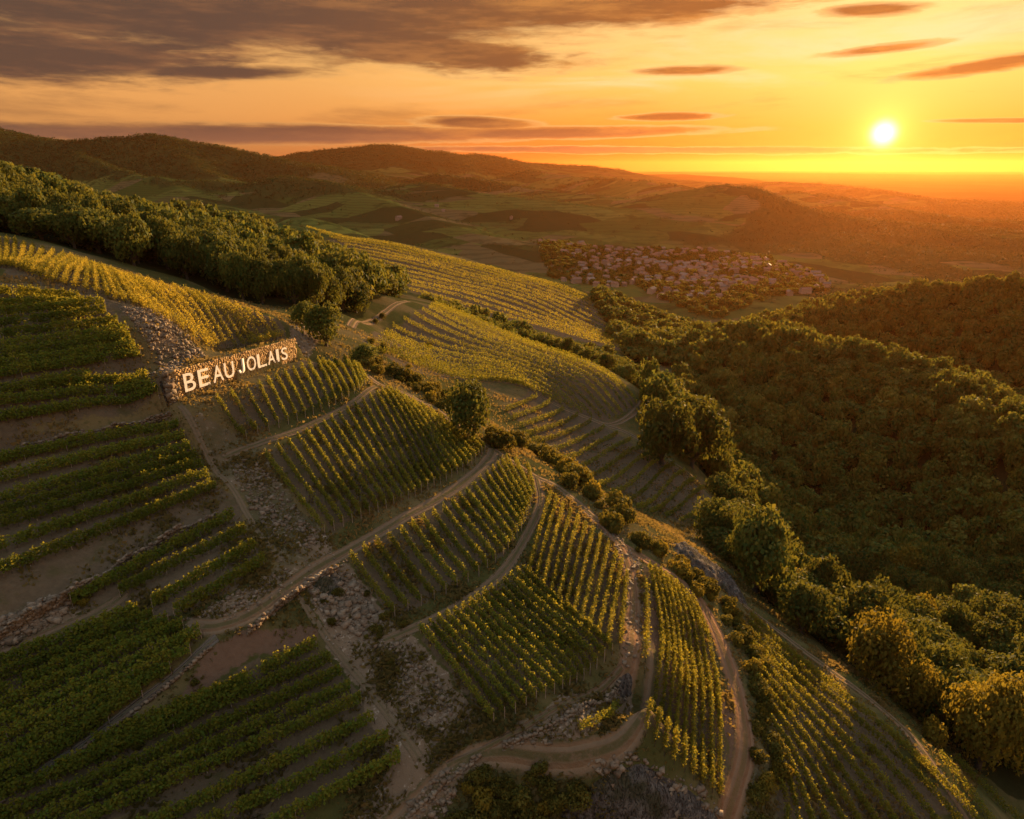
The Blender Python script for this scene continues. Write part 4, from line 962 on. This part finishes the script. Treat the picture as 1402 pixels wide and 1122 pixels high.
# ------------------------------------------------------------------ grass and weeds on the near ground
gx, gy = [], []
a = g.uniform(R(-40), R(42), 420000); rr = np.exp(g.uniform(math.log(33), math.log(175), 420000)); X, Y = np.sin(a) * rr, np.cos(a) * rr
Z = zat(X, Y); px, py, t = to_px(np.stack([X, Y, Z], -1))
ok = (px > -60) & (px < 1460) & (py < 1180)
cl = fbm(X / 3.2, Y / 3.2, 51, 4)
dens = .30 + .9 * cl
for p in Z_BARE + Z_RED: dens -= .05 * inside(X, Y, p)
for p in Z_SOIL: dens -= .22 * inside(X, Y, p)
for p, wd in PATHS:
    b = p.min(0) - 3, p.max(0) + 3; s = (X > b[0][0]) & (X < b[1][0]) & (Y > b[0][1]) & (Y < b[1][1])
    if not s.any(): continue
    pp = p[::2]; d = np.full(s.sum(), 9e9); xs, ys = X[s], Y[s]
    for u in pp: d = np.minimum(d, (xs - u[0]) ** 2 + (ys - u[1]) ** 2)
    dd = dens[s]; dd[d < (wd * .5) ** 2] = -1; dens[s] = dd
ok &= g.uniform(0, 1, len(X)) < dens
X, Y, Z = X[ok], Y[ok], Z[ok]; n_ = len(X); hgt = g.uniform(.12, .42, n_) * (1 + .8 * np.clip(cl[ok], 0, 1)); th = g.uniform(0, 6.28, n_); w2 = hgt * g.uniform(.3, .7, n_)
ex = np.stack([np.cos(th) * w2, np.sin(th) * w2, np.zeros(n_)], -1); lean = g.normal(size=(n_, 3)) * .12 * np.array([1, 1, 0]); B = np.stack([X, Y, Z - .03], -1); up = np.stack([np.zeros(n_), np.zeros(n_), hgt], -1) + lean
V = np.stack([B - ex * .5, B + ex * .5, B + ex + up * g.uniform(.7, 1, (n_, 1)), B - ex + up], 1).reshape(-1, 3)
T = tints(n_, g, 0, .9, .3); T[:, 1] = np.clip(T[:, 1] + np.repeat(fbm(X / 16, Y / 16, 53, 3), 4) * .9, 0, 1)
o = add('grass', mesh_from('grass', V, np.arange(4 * n_).reshape(-1, 4), [M_GRASS], attrs={'tint': T})); tag(o, 'dry grass and weeds between the plots and along the tracks', 'grass', kind='stuff')
print('rows', N_ROWS, 'grass', n_)
HAZE = 3.4e-5
# ------------------------------------------------------------------ sun, sky, air, camera
SUN_AZ = math.atan2((1210 - CX) / FPX, CP + (CY - 183) / FPX * SP)
SUN_EL = R(5.6)
sd = bpy.data.lights.new('sun', 'SUN'); sd.energy = 5.0; sd.angle = R(.6); sd.color = (1, .60, .26)
so = bpy.data.objects.new('sun', sd); C.objects.link(so)
from mathutils import Vector
sun_dir = Vector((math.sin(SUN_AZ) * math.cos(SUN_EL), math.cos(SUN_AZ) * math.cos(SUN_EL), math.sin(SUN_EL)))
so.rotation_euler = sun_dir.to_track_quat('Z', 'Y').to_euler()

w = bpy.data.worlds.new('World'); bpy.context.scene.world = w; w.use_nodes = True
n = NT(w.node_tree)
D = n.n('ShaderNodeTexCoord').outputs['Generated']
sep = n.n('ShaderNodeSeparateXYZ'); n.put(sep.inputs[0], D)
X, Y, Z = sep.outputs
el = n.m('MULTIPLY', n.m('ARCSINE', Z), 57.2958)                  # degrees above the horizon
az = n.m('MULTIPLY', n.m('ARCTAN2', X, Y), 57.2958)               # degrees right of the view
sd2 = ray(1210, 183); sd2 = sd2 / np.linalg.norm(sd2)
dsun = n.m('MULTIPLY', n.m('ARCCOSINE', n.v('DOT_PRODUCT', D, tuple(sd2))), 57.2958)
sky = n.n('ShaderNodeTexSky', sky_type='NISHITA', sun_disc=False, sun_elevation=SUN_EL, sun_rotation=SUN_AZ, altitude=300, air_density=1.0, dust_density=2.0, ozone_density=1.0)
dome = n.v('SCALE', sky.outputs[0], .11)
# evening glow: colour by height, warmer and brighter towards the sun
e01 = n.m('DIVIDE', n.m('MAXIMUM', el, 0), 30.0, clamp=True)
far_side = n.ramp(e01, [(0, (.40, .17, .065)), (.05, (.55, .24, .075)), (.12, (.75, .33, .09)), (.25, (.84, .40, .115)), (.42, (.70, .36, .13)), (1, (.20, .15, .13))])
sun_side = n.ramp(e01, [(0, (.70, .10, .004)), (.035, (.78, .14, .006)), (.09, (.88, .27, .018)), (.2, (1.0, .54, .11)), (.38, (1.0, .63, .25)), (1, (.30, .22, .17))])
tow = n.step(dsun, 52, 12)
glow_col = n.mix(tow, far_side, sun_side)
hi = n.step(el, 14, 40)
base = n.mix(hi, n.mix(.04, glow_col, dome, 'ADD'), n.mix(.2, (.60, .63, .66), n.v('SCALE', dome, 1.6)))  # unseen sky above the view made paler and cooler as added ambient fill
# clouds: long stratus banks, placed by azimuth and height, torn by noise
cc = n.n('ShaderNodeCombineXYZ'); n.put(cc.inputs[0], n.m('MULTIPLY', az, .05)); n.put(cc.inputs[1], n.m('MULTIPLY', el, .32)); n.put(cc.inputs[2], 3.1)
w1 = n.noise(cc.outputs[0], 2.2, 6, .6); w2 = n.noise(cc.outputs[0], 7.0, 5, .6, .5)
wob = n.m('ADD', n.m('MULTIPLY', n.m('SUBTRACT', w1, .5), 3.4), n.m('MULTIPLY', n.m('SUBTRACT', w2, .5), 2.6))
def ang(px, py):
    d = ray(px, py); d = d / np.linalg.norm(d)
    return math.degrees(math.atan2(d[0], d[1])), math.degrees(math.asin(d[2]))
def bank(px, py, hw, hh, tilt=0.0, tear=1.0, soft=1.0):
    a, e = ang(px, py); a2, e2 = ang(px + hw, py - hw * tilt); a3, e3 = ang(px, py - hh)
    wa, we = abs(a2 - a), abs(e3 - e); sl = (e2 - e) / (a2 - a)
    da = n.m('SUBTRACT', az, a)
    de = n.m('SUBTRACT', n.m('SUBTRACT', el, e), n.m('MULTIPLY', da, sl))
    q = n.m('SQRT', n.m('ADD', n.m('POWER', n.m('DIVIDE', n.m('ABSOLUTE', da), wa), 2.0), n.m('POWER', n.m('DIVIDE', n.m('ABSOLUTE', de), we), 2.0)))
    q = n.m('ADD', q, n.m('MULTIPLY', wob, .28 * tear))
    return n.step(q, 1.0 + .35 * soft, 1.0 - .65 * soft)
dens = None
for b in [(330, 0, 690, 98, .04, .85, .7), (60, 70, 330, 46, -.02, 1.5, .9), (540, 62, 270, 32, -.10, 1.2, .7), (820, 12, 260, 34, .06, 1.3, .8), (300, 98, 160, 12, .0, 1.2, 1.),
          (330, 184, 420, 15, .0, .9, .8), (780, 182, 240, 9, .02, .8, .9), (650, 168, 90, 9, -.03, .7, .8), (915, 160, 74, 6, .02, 1.0, .8), (935, 97, 74, 7, .03, 1.1, .85), (1210, 67, 96, 7, .12, 1.1, .9), (1190, 14, 74, 9, .06, 1.3, 1.),
          (1400, 82, 220, 11, .16, 1.0, .7), (1390, 165, 130, 4, .01, .9, .8), (900, 206, 500, 5, 0, 1.5, 1.), (-150, 40, 260, 80, 0, 1, .8), (1800, 60, 300, 40, .1, 1, .9)]:
    k = bank(*b); dens = k if dens is None else n.m('MAXIMUM', dens, k)
wisp = n.m('MULTIPLY', n.step(n.noise(cc.outputs[0], 1.3, 7, .62, .3), .50, .72), .42)
bright = n.m('MULTIPLY', n.m('MULTIPLY', n.step(n.noise(cc.outputs[0], .9, 6, .6, .6), .46, .70), n.step(el, 3, 6)), n.step(dsun, 45, 15))
base = n.mix(n.m('MULTIPLY', bright, .75), base, (1.02, .74, .38))
rim = n.m('MULTIPLY', n.step(dens, .02, .22), n.step(dens, .7, .3))
base = n.mix(n.m('MULTIPLY', rim, n.m('MULTIPLY', n.step(dsun, 60, 8), .75)), base, (1.02, .60, .20))
dens = n.m('MAXIMUM', n.m('MULTIPLY', dens, .97), wisp)
body = n.noise(cc.outputs[0], 3.4, 6, .6)
cl_dark = n.mix(n.step(dsun, 50, 12), (.092, .057, .042), (.27, .10, .028))
cl_lit = n.mix(n.step(dsun, 50, 12), (.21, .098, .05), (.60, .24, .05))
cl = n.mix(n.step(body, .42, .74), cl_dark, cl_lit)
cl = n.mix(n.step(el, 3.5, 1.2), cl, n.mix(.5, cl, (.34, .17, .10)))
base = n.mix(dens, base, cl)
# the sun and the brightness of the air around it
aur = n.m('ADD', n.m('MULTIPLY', n.m('POWER', 2.71828, n.m('MULTIPLY', dsun, -1.0)), 1.9), n.m('MULTIPLY', n.m('POWER', 2.71828, n.m('MULTIPLY', dsun, -.22)), .20))
disc = n.m('MULTIPLY', n.m('POWER', n.step(dsun, 1.5, .05), 2.0), 4.0)
cam_sky = n.mix(1.0, base, n.v('SCALE', (1.0, .52, .11), aur), 'ADD')
cam_sky = n.mix(1.0, cam_sky, n.v('SCALE', (1.0, .80, .42), disc), 'ADD')
cam_sky = n.mix(n.step(el, -.2, -3.0), cam_sky, (.16, .09, .05))
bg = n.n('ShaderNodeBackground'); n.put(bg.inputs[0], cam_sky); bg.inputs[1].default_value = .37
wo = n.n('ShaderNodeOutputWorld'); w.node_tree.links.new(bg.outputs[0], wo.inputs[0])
w.cycles.sampling_method = 'MANUAL'; w.cycles.sample_map_resolution = 1024

if HAZE:
    hm, n = material('hazy_air')
    pv = n.n('ShaderNodeVolumePrincipled'); pv.inputs['Color'].default_value = (.40, .145, .036, 1); pv.inputs['Density'].default_value = HAZE; pv.inputs['Anisotropy'].default_value = .68
    n.out(pv.outputs[0], 'Volume')
    x0, x1, y0, y1, z0, z1 = -37500, 37500, -400, 37500, float(GZ.min()) - 1.5, float(GZ.max()) + 30
    Vb = [(x, y, z) for x in (x0, x1) for y in (y0, y1) for z in (z0, z1)]
    hz = add('haze', mesh_from('haze', Vb, [(0, 1, 3, 2), (4, 6, 7, 5), (0, 4, 5, 1), (2, 3, 7, 6), (0, 2, 6, 4), (1, 5, 7, 3)], [hm]))
    tag(hz, 'warm evening haze over the valley and the far hills', 'haze', kind='stuff')

cam = bpy.data.cameras.new('camera'); cam.sensor_fit = 'HORIZONTAL'; cam.sensor_width = 36; cam.lens = 36 * FPX / 1402
cam.clip_start = .5; cam.clip_end = 90000
co = bpy.data.objects.new('camera', cam); C.objects.link(co); co.rotation_euler = (math.pi / 2 - PITCH, 0, 0)
sc = bpy.context.scene; sc.camera = co
sc.view_settings.view_transform = 'Standard'; sc.view_settings.look = 'None'; sc.view_settings.gamma = 1; sc.view_settings.exposure = 1.55
sc.render.engine = 'CYCLES'; sc.cycles.use_denoising = True; sc.cycles.max_bounces = 6; sc.cycles.diffuse_bounces = 3; sc.cycles.transmission_bounces = 4; sc.cycles.volume_bounces = 0
sc.cycles.use_adaptive_sampling = True; sc.cycles.adaptive_threshold = .015
